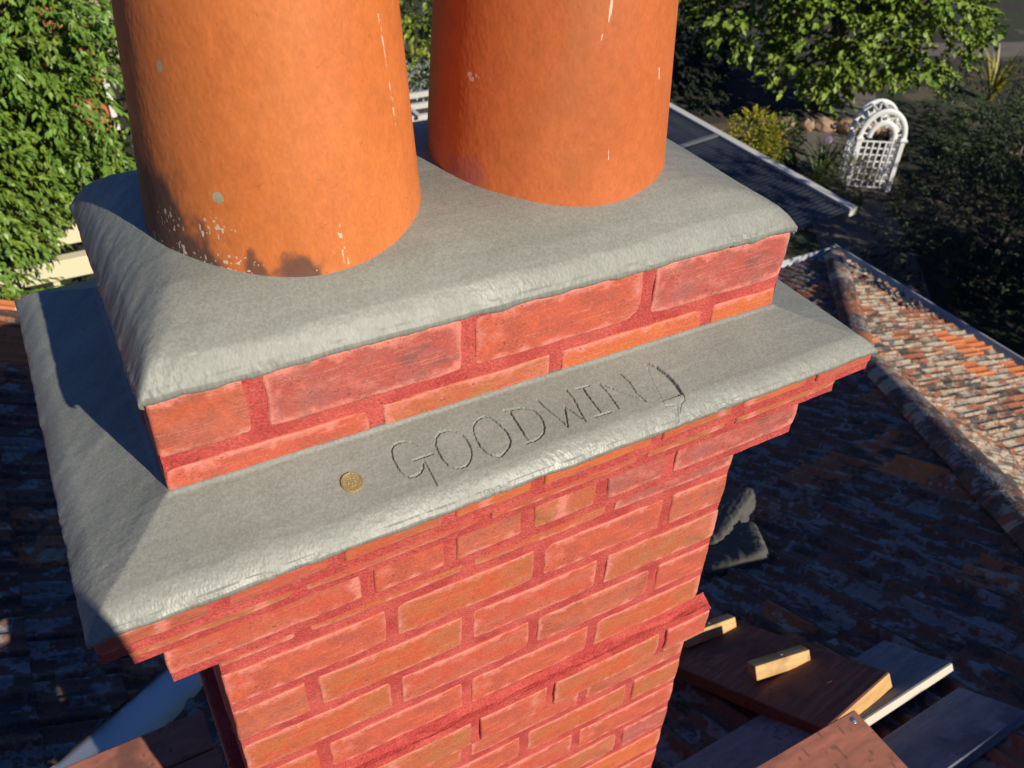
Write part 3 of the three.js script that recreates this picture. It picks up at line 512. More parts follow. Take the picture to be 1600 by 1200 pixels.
// ramp plank lying down the slope
{
  const o = thing('ramp_plank', 'brown plank lying down the roof slope with a sunlit sawn end', 'plank', null, [1.545, yB(0, .045) + .088, .045]);
  o.rotation.order = 'YXZ'; o.rotation.y = .15; o.rotation.x = -aB;
  const b = mesh('board', rbox(.30, .05, 1.5, .004, .2, .1), brownWood, o); b.position.z = -.75;
  const e = mesh('pale_edge', rbox(.294, .045, .002, .0008), pine, o); e.position.set(0, 0, .001);
  const s = mesh('knot', new THREE.CylinderGeometry(.012, .012, .002, 16), brownWood, o); s.position.set(.03, .0255, -.12);
}
function batten(pos, ry, L, label) {
  const o = thing('batten_offcut', label, 'batten', 'pine offcuts on the ramp plank', pos); o.rotation.order = 'YXZ'; o.rotation.y = ry; o.rotation.x = -aB - .03;
  mesh('block', rbox(L, .045, .045, .003, pos[0], .1), pine, o);
  const s = mesh('screw_head', new THREE.CylinderGeometry(.004, .004, .003, 12), steel, o); s.position.set(.01, .0235, 0); return o;
}
const rp = (u, v) => { const c = Math.cos(.15), s = Math.sin(.15), x = u * c, z0 = u * -s; return [1.555 + x - v * Math.sin(.15) * Math.cos(aB) * 1, 0, .045 + z0 - v * Math.cos(.15) * Math.cos(aB)]; };
{ const p = rp(-.005, .30); batten([p[0], yB(0, p[2]) + .143, p[2]], -.16, .19, 'short pine batten offcut screwed across the brown plank, its front edge sunlit'); }
{ const p = rp(.02, .62); batten([p[0], yB(0, p[2]) + .143, p[2]], -.1, .20, 'pine batten offcut mostly hidden behind the brick shaft'); }
board('cross_plank', .95, .028, .24, greyWood, [1.42, yB(0, 0) + .036, -.012], [-aB - .05, .03, 0], 'blue grey painted plank under the brown ramp, its sunlit edge put in as a paler strip', 'plank', std({ color: lin(.55, .5, .4), roughness: .8 }));  // paler strip along the long edge stands in for sunlight there
board('lower_plank', .95, .03, .20, greyWood, [1.38, yB(0, .24) + .012, .235], [-aB - .05, .03, 0], 'dark grey plank lying lowest beside the painted one', 'plank');
{
  const o = board('plywood_sheet', .62, .021, .40, redPly, [1.406 - .31, -.9605, .097 + .2], [0, 0, 0], 'reddish brown plywood sheet in sun at the bottom right corner', 'plywood');
  const w = mesh('washer_screw', new THREE.LatheGeometry([[0, .003], [.004, .003], [.0045, .001], [.0085, .001], [.009, 0]].map(q => new THREE.Vector2(...q)).reverse(), 24), steel, o); w.position.set(.285, .0108, -.178);
  for (const [x, z, h] of [[.2, -.1, .17], [-.25, -.1, .17]]) { const b = mesh('packer', rbox(.08, h, .09, .004), brownWood, o); b.position.set(x, -.0105 - h / 2, z); }
}
{
  const o = thing('platform_board', 'reddish brown platform board left of the shaft, half in shadow', 'board', null, [-.72, -.962, -.6]);
  mesh('board', rbox(1.36, .024, .11, .004), redPly, o);
  for (const x of [-.45, .3]) { const yb = Math.max(yA(-.72 + x, 0), yB(0, -.6)) - .02, h = -.974 - yb, b = mesh('leg', rbox(.07, h, .07, .004), brownWood, o); b.position.set(x, -.012 - h / 2, 0); }
}
{
  const o = thing('added_shade_deck', 'unseen plywood deck added left of the shaft to shade the lower left roof', 'scaffold deck', null, [-.72, -.962, -.07]);
  { const d = mesh('board', rbox(1.42, .024, .64, .004), redPly, o); d.position.x = -.002; const f = mesh('shade_filler_board', rbox(.145, .022, .15, .003), redPly, o); f.position.set(.6175, 0, -.396); const f2 = mesh('shade_front_board', rbox(.39, .022, .25, .003), redPly, o); f2.position.set(.86, 0, .235); }  // boards added and sized for the shade they cast on the roof
  for (const x of [-.45, .3]) { const yb = Math.max(yA(-.72 + x, 0), yB(0, -.07)) - .02, h = -.974 - yb, b = mesh('leg', rbox(.07, h, .07, .004), brownWood, o); b.position.set(x, -.012 - h / 2, 0); }
}
// ---- canvas bundle dropped on the roof
{
  const cv = std({ map: ctex(256, 256, (u, v) => { const w = .5 + .5 * Math.sin(u * 400) * Math.sin(v * 400), n = pf(u, v, 6, 6, 581, 4); return [.085, .082, .07].map(x => x * (.75 + .4 * n + .08 * w)); }), roughness: .95 });
  const lump = (sx, sy, sz, seed) => { const g = new THREE.BoxGeometry(2, 2, 2, 44, 20, 36), p = g.attributes.position; for (let i = 0; i < p.count; i++) { let x = p.getX(i), y = p.getY(i), z = p.getZ(i); const L = Math.pow(x ** 6 + y ** 6 + z ** 6, 1 / 6); x /= L; y /= L; z /= L; const fold = Math.abs(fb3(x * 1.1 + seed, y * .6, z * 3.2, 3)), f2 = Math.abs(fb3(x * 3 + z * 2 + seed * 2, y, z * 1.2, 3)); const f = 1.04 - .30 * fold - .2 * f2; p.setXYZ(i, x * sx * (1 + .12 * fb3(z * 1.4, y, seed, 2)), y * sy * f * (1.05 - .25 * x), z * sz * (1 - .3 * f2)); } g.computeVertexNormals(); return g; };
  const o = thing('canvas_bundle', 'folded grey canvas bundle lying on the shaded roof behind the chimney', 'canvas', null, [2.17, yB(0, -1.12) + .03, -1.12]); o.rotation.order = 'YXZ'; o.rotation.y = .5; o.rotation.x = -aB;
  const a = mesh('bundle', lump(.22, .05, .17, 3), cv, o); a.position.set(.06, .035, -.05);
  const b = mesh('flap', lump(.15, .038, .14, 9), cv, o); b.position.set(-.14, .026, .14); b.rotation.y = .6;
  const st = solo('timber_stake', rbox(.03, .28, .03, .003), pine, 'pale timber stake poking up behind the canvas bundle', 'stake'); st.position.set(2.42, yB(0, -1.4) + .20, -1.4); st.rotation.set(.2, .3, .15);
}
// ================================================================ GARDEN
const GY = -6.2;
{
  const gm = ctex(1024, 1024, (u, v) => { const n = pf(u, v, 12, 12, 701, 5), m = pf(u, v, 5, 5, 702, 4), g = pv(u, v, 400, 400, 703); let c = mix3([.030, .024, .017], [.026, .034, .012], sst(.42, .6, m)); c = mix3(c, [.15, .10, .065], .5 * sst(.60, .74, n)); return c.map(x => x * (.6 + .8 * g)); });
  gm.repeat.set(.12, .12); gm.wrapS = gm.wrapT = THREE.RepeatWrapping;
  const g = gridGeo(60, 60, (i, j) => { const x = mix(-150, 150, i / 59), z = mix(150, -150, j / 59); return [x, GY, z, x, z]; });
  struct('ground', g, std({ map: gm, roughness: .98 }));
  const pm = ctex(512, 512, (u, v) => { const n = pf(u, v, 8, 8, 711, 4), g = pv(u, v, 200, 200, 712); return mix3([.10, .085, .07], [.16, .14, .115], n).map(x => x * (.7 + .5 * g)); });
  const path = gridGeo(24, 5, (i, j) => { const t = i / 23, x = mix(20.5, 30, t), z = mix(-16.6, -11.5, t) + .35 * Math.sin(t * 7), w = (j - 2) * .3; return [x + w * .45, GY + .004, z - w * .9, x * .4, w * .4]; });
  struct('path', path, std({ map: pm, roughness: .95 }));
  const p2 = gridGeo(20, 5, (i, j) => { const t = i / 19, x = mix(9.4, 17.5, t), z = mix(-5.2, -14.2, t) + .3 * Math.sin(t * 8), w = (j - 2) * .4; return [x + w * .75, GY + .004, z + w * .66, x * .4, w * .4]; });
  struct('garden_path', p2, std({ map: pm, roughness: .95 }));
}
// ---- leaf clouds
function leafCloud(lobes, n, L, W, seed, o = {}) { // lobes: [x,y,z,rx,ry,rz]
  const R = rng(seed), P = new Float32Array(n * 12), N = new Float32Array(n * 12), C = new Float32Array(n * 12), I = new Uint32Array(n * 6);
  const vol = lobes.map(l => Math.pow(l[3] * l[4] * l[5], 2 / 3)), tot = vol.reduce((a, b) => a + b), A = V3(), B = V3(), D = V3(), U = V3(), Nn = V3();
  let k = 0; const per = o.per ?? 14, tone = o.tone ?? .35, droop = o.droop ?? .35;
  while (k < n) {
    let r = R() * tot, li = 0; while (r > vol[li] && li < lobes.length - 1) r -= vol[li++]; const l = lobes[li];
    const th = R() * 6.2832, cz = 2 * R() - 1, s = Math.sqrt(1 - cz * cz), rad = 1 - (o.depth ?? .42) * R() * R(), dir = V3(s * Math.cos(th), cz, s * Math.sin(th));
    const bump = 1 + (o.bump ?? .28) * fb3(dir.x * 2.2 + l[0] * 3, dir.y * 2.2 + l[1], dir.z * 2.2 + l[2], 3) * 1.6;
    const cx = l[0] + dir.x * l[3] * rad * bump, cy = l[1] + dir.y * l[4] * rad * bump, czz = l[2] + dir.z * l[5] * rad * bump;
    if (cy < GY + .02 && !o.low) continue;
    if (o.gap && fb3(cx * o.gap, cy * o.gap, czz * o.gap, 2) < -.12 + .1 * R()) continue;
    const tw = V3(dir.x + (R() - .5) * 1.1, dir.y * .5 + (R() - .5) * .8 - droop * .3, dir.z + (R() - .5) * 1.1).normalize(), ct = 1 + tone * (R() - .5), yel = R();
    for (let q = 0; q < per && k < n; q++, k++) {
      const along = q / per * L * (o.twig ?? 3.2); A.set(cx, cy, czz).addScaledVector(tw, along);
      D.set(tw.x + (R() - .5) * 1.7, tw.y + (R() - .5) * 1.4 - droop, tw.z + (R() - .5) * 1.7).normalize();
      U.set(R() - .5, R() + .25, R() - .5).normalize(); B.crossVectors(D, U).normalize(); Nn.crossVectors(B, D).normalize();
      const ll = L * (.65 + .6 * R()), w = W * (.7 + .5 * R()), f = .18 * w, b = k * 12;
      const pts = [A, A.clone().addScaledVector(D, ll * .45).addScaledVector(B, w / 2).addScaledVector(Nn, f), A.clone().addScaledVector(D, ll).addScaledVector(Nn, -f * 1.5), A.clone().addScaledVector(D, ll * .45).addScaledVector(B, -w / 2).addScaledVector(Nn, f)];
      const c1 = ct * (.75 + .5 * R());
      for (let m = 0; m < 4; m++) { P[b + m * 3] = pts[m].x; P[b + m * 3 + 1] = pts[m].y; P[b + m * 3 + 2] = pts[m].z; const sg = m === 1 ? -.35 : m === 3 ? .35 : 0; N[b + m * 3] = Nn.x + B.x * sg; N[b + m * 3 + 1] = Nn.y + B.y * sg; N[b + m * 3 + 2] = Nn.z + B.z * sg; C[b + m * 3] = c1 * (1 + (o.yel ?? .25) * (yel - .5)); C[b + m * 3 + 1] = c1; C[b + m * 3 + 2] = c1 * (1 - .3 * (yel - .5)); }
      I.set([k * 4, k * 4 + 1, k * 4 + 2, k * 4, k * 4 + 2, k * 4 + 3], k * 6);
    }
  }
  const g = new THREE.BufferGeometry(); g.setAttribute('position', new THREE.BufferAttribute(P, 3)); g.setAttribute('normal', new THREE.BufferAttribute(N, 3)); g.setAttribute('color', new THREE.BufferAttribute(C, 3)); g.setIndex(new THREE.BufferAttribute(I, 1)); g.normalizeNormals?.(); return g;
}
const leafMat = (r, g, b, o = {}) => new THREE.MeshPhysicalMaterial(Object.assign({ color: lin(r, g, b), vertexColors: true, roughness: .55, side: THREE.DoubleSide }, o));
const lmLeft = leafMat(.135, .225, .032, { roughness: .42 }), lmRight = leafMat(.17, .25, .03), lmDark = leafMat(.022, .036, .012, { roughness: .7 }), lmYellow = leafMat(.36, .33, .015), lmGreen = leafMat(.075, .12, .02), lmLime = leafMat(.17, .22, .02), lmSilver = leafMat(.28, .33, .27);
const bark = std({ map: ctex(128, 256, (u, v) => { const n = pf(u, v, 10, 5, 731, 4); return mix3([.10, .07, .05], [.19, .15, .12], n); }), roughness: .95 });
function limb(pts, r0, r1) { const c = new THREE.CatmullRomCurve3(pts.map(p => V3(...p))), n = 14, m = 8, F = c.computeFrenetFrames(n); return gridGeo(m + 1, n + 1, (i, j) => { const t = j / n, p = c.getPoint(t), a = i / m * 6.2832, r = mix(r0, r1, t), N = F.normals[j], B = F.binormals[j]; return [p.x + r * (Math.cos(a) * N.x + Math.sin(a) * B.x), p.y + r * (Math.cos(a) * N.y + Math.sin(a) * B.y), p.z + r * (Math.cos(a) * N.z + Math.sin(a) * B.z), i / m, t * 2]; }); }
function tree(name, label, cat, base, r, lobes, geo, mat, group, bend = .2) {
  const o = thing(name, label, cat, group); const R = rng(Math.round(base[0] * 100 + 977)), L = [], top = lobes.reduce((a, l) => Math.max(a, l[1]), -9), mid = lobes.reduce((a, l) => [a[0] + l[0] / lobes.length, a[1] + l[2] / lobes.length], [0, 0]);
  const y1 = mix(base[1], top, .55); L.push(limb([base, [mix(base[0], mid[0], .35) + bend * (R() - .5), mix(base[1], y1, .5), mix(base[2], mid[1], .35)], [mid[0], y1, mid[1]], [mid[0], top, mid[1]]], r, r * .25));
  for (const l of lobes) for (let k = 0; k < 2; k++) { const s = mix(.35, .75, R()), bx = mix(base[0], mid[0], s), bz = mix(base[2], mid[1], s), by = mix(base[1], y1, mix(.5, 1, R())); L.push(limb([[bx, by, bz], [mix(bx, l[0], .5) + (R() - .5) * .3, mix(by, l[1], .6), mix(bz, l[2], .5)], [l[0] + (R() - .5) * l[3], l[1] + (R() - .3) * l[4] * .8, l[2] + (R() - .5) * l[5]]], r * .4, r * .08)); }
  mesh('trunk', mergeGeometries(L), bark, o); mesh('crown', geo, mat, o); return o;
}
{
  const l1 = [[.45, -1.45, -8.3, 1.35, 1.45, 1.1], [-.95, -2.15, -7.8, 1.15, 1.2, 1.0], [-.95, -3.25, -7.3, .62, .75, .6], [-1.9, -1.6, -8.4, 1.2, 1.4, 1.1], [.9, -2.6, -9.4, 1.0, .9, .9], [-.25, -1.2, -7.9, .95, .9, .8], [-.2, -.6, -8.8, 1.2, 1.0, .9]];
  tree('leafy_tree', 'dense sunlit tree with glossy pointed leaves at the upper left', 'tree', [-.9, GY, -9.3], .16, l1, leafCloud(l1, 80000, .088, .036, 811, { droop: .55, per: 12, gap: 1.8, depth: .5 }), lmLeft);
  const l2 = [[14.1, -3.5, -14.0, 1.25, 1.35, 1.2], [15.5, -4.0, -12.6, 1.5, 1.5, 1.4], [16.6, -3.6, -11.6, 1.2, 1.5, 1.2], [15.2, -2.2, -13.2, 2.0, 1.6, 1.7], [17.0, -2.6, -12.2, 1.6, 1.4, 1.4], [14.8, -4.9, -12.9, .6, .6, .6], [16.1, -5.0, -11.7, .7, .6, .6]];
  tree('garden_tree', 'sunlit broad leaved tree behind the white garden arch', 'tree', [16.0, GY, -13.2], .17, l2, leafCloud(l2, 17000, .15, .115, 822, { droop: .3, per: 9, gap: 1.1, depth: .5 }), lmRight);
  // dark evergreens beyond the eaves
  const d1 = [[12.5, -5.4, -6.7, 1.1, 1.1, 1.1], [13.2, -4.9, -6.6, 1.15, 1.15, 1.1], [13.3, -5.4, -5.4, 1.5, 1.5, 1.3]], d2 = [[12.6, -5.9, -4.6, 1.2, 1.2, 1.2], [13.9, -4.7, -4.9, 1.5, 1.6, 1.4], [15.6, -5.2, -5.6, 1.2, 1.1, 1.1]], d3 = [[16.2, -5.1, -7.7, 1.2, 1.0, 1.1], [17.0, -5.0, -7.0, 1.3, 1.1, 1.1], [17.2, -5.4, -9.7, 1.2, .9, 1.1], [18.5, -5.2, -8.9, 1.4, 1.1, 1.2], [16.4, -5.5, -8.9, 1.0, .8, .9]];
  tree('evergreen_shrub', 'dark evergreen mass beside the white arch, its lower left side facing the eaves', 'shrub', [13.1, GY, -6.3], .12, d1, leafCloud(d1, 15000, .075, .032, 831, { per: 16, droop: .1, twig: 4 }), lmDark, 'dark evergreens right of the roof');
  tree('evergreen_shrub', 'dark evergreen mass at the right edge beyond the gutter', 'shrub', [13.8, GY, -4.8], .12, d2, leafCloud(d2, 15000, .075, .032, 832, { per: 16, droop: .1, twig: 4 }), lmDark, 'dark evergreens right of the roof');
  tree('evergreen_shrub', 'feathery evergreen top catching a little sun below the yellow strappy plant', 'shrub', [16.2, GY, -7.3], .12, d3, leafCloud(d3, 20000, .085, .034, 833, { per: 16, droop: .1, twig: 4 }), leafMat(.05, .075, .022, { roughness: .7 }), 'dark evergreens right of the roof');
  // thicket behind the carport, deep shade put into its near-black leaf colour
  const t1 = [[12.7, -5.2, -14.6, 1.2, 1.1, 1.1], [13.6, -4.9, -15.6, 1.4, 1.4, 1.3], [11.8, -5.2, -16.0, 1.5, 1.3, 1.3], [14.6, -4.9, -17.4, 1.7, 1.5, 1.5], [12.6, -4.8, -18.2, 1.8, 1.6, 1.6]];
  tree('thicket', 'black green thicket with deep shade put into its leaf colour, behind the second pot', 'thicket', [12.8, GY, -16.6], .12, t1, leafCloud(t1, 22000, .10, .05, 841, { per: 12 }), leafMat(.013, .021, .008, { roughness: .8 }));
  // unseen trees added out of view to shade the garden, gutter and fascia
  const s1 = [[14.2, -1.3, .2, 1.7, 1.6, 1.5], [15.4, -2.2, -.6, 1.5, 1.6, 1.4], [13.3, -2.8, .6, 1.4, 1.5, 1.4], [14.6, -3.6, 0, 1.7, 1.4, 1.6]];
  tree('added_shade_tree', 'unseen tall tree added out of view on the right to shade the garden', 'tree', [14.4, GY, .2], .25, s1, leafCloud(s1, 9000, .17, .1, 851, { per: 10 }), lmDark);
  const s3 = [[8.75, -1.75, -1.4, .8, .75, .8], [10.1, -1.1, -1.4, 1.2, 1.1, 1.0], [9.7, -2.4, -.4, 1.1, 1.0, 1.0]];
  tree('added_side_tree', 'unseen tree added beside the eaves on the right to shade gutter and fascia', 'tree', [10.2, GY, -.3], .14, s3, leafCloud(s3, 5000, .13, .08, 853, { per: 9, gap: 1.6 }), lmDark);
}
function shrub(name, label, lobes, n, L, W, mat, seed, o) { const t = thing(name, label, 'shrub'); const l = lobes[0]; mesh('stem', limb([[l[0], GY, l[2]], [l[0] + .02, GY + .3, l[2]], [l[0], l[1], l[2]]], .03, .01), bark, t); mesh('foliage', leafCloud(lobes, n, L, W, seed, o), mat, t); return t; }
shrub('clipped_shrub', 'rounded yellow green shrub beside the carport roof', [[12.42, -5.62, -11.5, .44, .46, .44], [12.6, -5.75, -11.3, .3, .35, .3]], 5000, .05, .024, lmYellow, 861, { per: 10, depth: .3, droop: -.2, bump: .15 });
shrub('leafy_shrub', 'mid green leafy shrub next to the yellow one', [[12.98, -5.72, -11.25, .30, .42, .30]], 1500, .07, .04, lmGreen, 862, { per: 8 });
shrub('mounded_shrub', 'olive green mounded shrub below the white garden arch', [[12.85, -5.78, -9.35, .46, .42, .44], [12.55, -5.95, -9.6, .3, .28, .3]], 4200, .05, .022, leafMat(.10, .12, .022), 863, { per: 10, depth: .3, bump: .15 });
shrub('lime_shrub', 'lime green shrub glimpsed between the two pots', [[8.35, -5.15, -18.6, .8, .75, .6], [8.6, -4.6, -19.2, .8, .7, .6]], 2600, .13, .09, lmLime, 864, { per: 8, gap: 1.4 });
shrub('silver_plant', 'low silvery plant under the lime shrub between the pots', [[8.15, -5.85, -17.4, .6, .3, .4]], 1200, .1, .03, lmSilver, 865, { per: 8 });
shrub('low_shrub', 'low green shrub beneath the cream pergola beams', [[.1, -5.2, -8.6, 1.6, .9, 1.0], [-1.2, -5.0, -8.2, 1.2, 1.0, 1.0]], 7000, .09, .04, lmGreen, 866, { per: 10 });
function strappy(name, label, cat, base, n, L, W, mat, seed, flowers) {
  const o = thing(name, label, cat), R = rng(seed), g = [];
  for (let k = 0; k < n; k++) { const a = R() * 6.2832, l = L * (.7 + .5 * R()), sp = .15 + .75 * R(), seg = 6; g.push(gridGeo(3, seg + 1, (i, j) => { const t = j / seg, w = W * (1 - .85 * t * t) * (i - 1) / 2, out = sp * l * Math.pow(t, 1.5), up = l * (t - .45 * sp * t * t * t); return [base[0] + Math.cos(a) * (out + .04) - Math.sin(a) * w, base[1] + up, base[2] + Math.sin(a) * (out + .04) + Math.cos(a) * w, i, t]; })); }
  mesh('leaves', mergeGeometries(g), mat, o);
  const fm = std({ color: lin(.36, .26, .42), roughness: .8 });
  for (const [dx, dz, h] of flowers ?? []) { mesh('stalk', limb([[base[0], base[1], base[2]], [base[0] + dx * .5, base[1] + h * .6, base[2] + dz * .5], [base[0] + dx, base[1] + h, base[2] + dz]], .008, .006), lmGreen2, o); const hd = []; for (let q = 0; q < 40; q++) { const b = new THREE.IcosahedronGeometry(.016, 0); const th = R() * 6.28, cc = R() * 2 - 1, s = Math.sqrt(1 - cc * cc); b.translate(base[0] + dx + .065 * s * Math.cos(th), base[1] + h + .06 * cc, base[2] + dz + .065 * s * Math.sin(th)); hd.push(b); } mesh('flower_head', mergeGeometries(hd), fm, o); }
  return o;
}
const lmGreen2 = std({ color: lin(.08, .13, .03), roughness: .5, side: THREE.DoubleSide });
strappy('agapanthus', 'clump of strappy green leaves with a mauve flower head before the arch', 'plant', [13.35, GY, -10.35], 60, .75, .045, lmGreen2, 871, [[.1, -.1, 1.0], [-.2, .1, .85]]);
strappy('agapanthus', 'smaller strappy clump nearer the carport fascia', 'plant', [12.95, GY, -10.1], 40, .6, .04, lmGreen2, 872);
strappy('flax', 'yellow strappy flax plant near the right edge beside the far path', 'plant', [20.4, GY, -11.9], 46, 1.15, .07, std({ color: lin(.30, .25, .03), roughness: .5, side: THREE.DoubleSide }), 873);
// ---- stones beside the path, sunlit earth edging
{ const R = rng(88), st = std({ color: lin(.36, .24, .16), roughness: .95 }); for (let k = 0; k < 7; k++) { const g = new THREE.IcosahedronGeometry(1, 3), p = g.attributes.position; for (let i = 0; i < p.count; i++) { const f = 1 + .35 * fb3(p.getX(i) * 1.3 + k * 5, p.getY(i) * 1.3, p.getZ(i) * 1.3, 3); p.setXYZ(i, p.getX(i) * f * (.16 + .2 * hsh(k, 3, 1)), p.getY(i) * f * (.1 + .09 * hsh(k, 5, 1)), p.getZ(i) * f * (.14 + .14 * hsh(k, 7, 1))); } g.computeVertexNormals(); const m = solo('garden_stone', g, st, ['first', 'second', 'third', 'fourth', 'fifth', 'sixth', 'last'][k] + ' sandstone rock along the bed, counted from the yellow shrub', 'stone', 'stones edging the garden bed'); m.position.set(14.1 + k * .36 + R() * .1, GY + .1, -12.9 + k * .24 + R() * .15); m.rotation.y = R() * 6; } }
// ---- white lattice garden arch
{
  const white = std({ color: lin(.78, .78, .76), roughness: .55 });
  const o = thing('garden_arch', 'white timber garden arch with lattice panels among the shrubs', 'garden arch', null, [13.85, GY, -9.75]); o.rotation.y = -.56;
  const W = .80, D = .50, hp = 1.02, bar = (name, x, y, z, w, h, d, par = o) => { const m = mesh(name, rbox(w, h, d, .004), white, par); m.position.set(x, y, z); return m; };
  for (const x of [-W / 2, W / 2]) for (const z of [-D / 2, D / 2]) { const p = bar('post', x, hp / 2, z, .08, hp, .08); const c = mesh('post_cap', rbox(.13, .04, .13, .006), white, p); c.position.y = hp / 2 + .02; }
  const lat = (w, h, nx, ny) => { const g = []; for (let i = 0; i <= nx; i++) { const b = new THREE.BoxGeometry(.026, h, .012); b.translate(-w / 2 + w * i / nx, h / 2, .008); g.push(b); } for (let j = 0; j <= ny; j++) { const b = new THREE.BoxGeometry(w, .026, .012); b.translate(0, h * j / ny, -.008); g.push(b); } return mergeGeometries(g); };
  for (const x of [-W / 2, W / 2]) { const m = mesh('side_lattice', lat(D - .1, hp - .1, 3, 7), white, o); m.rotation.y = Math.PI / 2; m.position.set(x, .06, 0); }
  { const m = mesh('gate_lattice', lat(W - .1, .9, 6, 7), white, o); m.position.set(0, .08, D / 2); }
  for (const z of [-D / 2, D / 2]) for (const r of [W / 2, W / 2 - .17]) { const g = gridGeo(41, 5, (i, j) => { const a = Math.PI * i / 40, q = [[-.04, -.025], [.04, -.025], [.04, .025], [-.04, .025], [-.04, -.025]][j]; return [Math.cos(a) * (r + q[0]), hp + .04 + Math.sin(a) * (r + q[0]) * 1.25, z + q[1], i * .05, j * .05]; }); mesh('arch_rim', g, white, o); }
  for (const z of [-D / 2, D / 2]) for (let k = 0; k < 9; k++) { const a = Math.PI * (k + .5) / 9, m = bar('spoke', Math.cos(a) * (W / 2 - .1), hp + .04 + Math.sin(a) * (W / 2 - .1) * 1.25, z, .2, .03, .02); m.rotation.z = Math.atan2(Math.sin(a) * 1.25, Math.cos(a)); }
  for (let k = 0; k < 7; k++) { const a = Math.PI * (k + .5) / 7; bar('cross_slat', Math.cos(a) * W / 2, hp + .05 + Math.sin(a) * W / 2 * 1.25, 0, .04, .03, D - .04); }
}
// ---- carport with dark ribbed roof
{
  const o = thing('carport', 'carport with dark blue ribbed metal roof and pale fascia beyond the chimney', 'carport');
  const dk = std({ map: (() => { const t = ctex(256, 512, (u, v) => { const n = pf(u, v, 5, 9, 751, 5), s = pf(u, v, 30, 3, 752, 3); return mix3([.018, .023, .035], [.045, .05, .06], sst(.35, .75, .6 * n + .4 * s)); }); t.repeat.set(.3, .3); return t; })(), metalness: .25, roughness: .48 });
  const yr = x => -3.97 - .10 * (8.9 - x);
  mesh('roof_sheet', gridGeo(14, 560, (i, j) => { const x = mix(3.4, 8.84, i / 13), z = mix(-6.05, -11.3, j / 559); return [x, yr(x) + .006 * Math.sin(j / 559 * 5.25 / .076 * 6.2832), z, x, z]; }), dk, o);
  const pale = std({ color: lin(.52, .50, .46), roughness: .6 }), dark = std({ color: lin(.05, .045, .04), roughness: .9 });
  const bx = (n, x0, x1, y0, y1, z0, z1, m) => { const q = mesh(n, rbox(x1 - x0, y1 - y0, z1 - z0, .006), m, o); q.position.set((x0 + x1) / 2, (y0 + y1) / 2, (z0 + z1) / 2); return q; };
  bx('fascia', 8.84, 8.97, -4.05, -3.935, -12.4, -6.02, pale);
  bx('flashing', 3.4, 8.84, -4.03, -4.01, -8.70, -8.62, std({ color: lin(.12, .13, .14), roughness: .6 })).rotation.z = Math.atan(.1);
  o.children[o.children.length - 1].position.y = yr(6.12) + .03;
  bx('wall', 3.8, 8.2, -6.2, -4.75, -11, -6.6, dark);
  for (const z of [-6.9, -8.7, -11.2]) bx('post', 8.72, 8.82, -6.2, -4.02, z - .05, z + .05, pale);
  for (const z of [-11.45, -11.9, -12.35]) { bx('rafter', 3.4, 8.84, -4.17, -4.09, z - .04, z + .04, pale); }
  for (const x of [4.4, 5.2, 6.0, 6.8, 7.6]) bx('batten', x, x + .07, -4.085, -4.05, -12.4, -11.3, pale);
}
// ---- cream pergola under the left tree
{
  const o = thing('pergola', 'cream painted pergola beams below the sunlit left tree', 'pergola'), cr = std({ color: lin(.70, .62, .42), roughness: .6 });
  for (const z of [-7.75, -8.45]) { const m = mesh('beam', rbox(6, .20, .13, .006), cr, o); m.position.set(.4, -3.46, z); }
  for (const [x, z] of [[-1.6, -7.75], [2.8, -7.75], [-1.6, -8.45], [2.8, -8.45]]) { const m = mesh('post', rbox(.12, 2.65, .12, .006), cr, o); m.position.set(x, -4.88, z); }
  for (const x of [-.2, 1.9]) { const m = mesh('rafter', rbox(.06, .1, .9, .004), cr, o); m.position.set(x, -3.62, -8.1); }
}
// ---- neighbour's brick house glimpsed through the leaves
{
  const o = thing('neighbour_house', 'orange brick house corner glimpsed behind the left tree', 'house');
  const bm = std({ map: ctex(512, 256, (u, v) => { const n = pf(u, v, 8, 8, 771, 4); return mix3([.42, .12, .05], [.50, .17, .07], n); }), roughness: .9 }), wh = std({ color: lin(.7, .66, .6), roughness: .7 }), rf = tileMats[3];
  const bx = (n, x0, x1, y0, y1, z0, z1, m) => { const q = mesh(n, rbox(x1 - x0, y1 - y0, z1 - z0, .01), m, o); q.position.set((x0 + x1) / 2, (y0 + y1) / 2, (z0 + z1) / 2); };
  bx('wall', -6, 1.46, -6.2, -2.9, -26, -18, bm); bx('downpipe', 1.46, 1.57, -6.2, -2.9, -18.02, -17.9, wh);
  const g = new THREE.ConeGeometry(6.3, 2.2, 4, 1); g.rotateY(Math.PI / 4); g.scale(.95, 1, 1); const m = mesh('roof', g, rf, o); m.position.set(-2.3, -1.8, -22);
  const f = thing('paling_fence', 'pale paling fence behind the left tree', 'fence'), fm = std({ color: lin(.42, .36, .28), roughness: .9 });
  for (let k = 0; k < 40; k++) { const q = mesh('paling', rbox(.14, 1.7, .02, .004), fm, f); q.position.set(1.8 + k * .16, GY + .85, -22.5 + .02 * (k % 2)); }
}
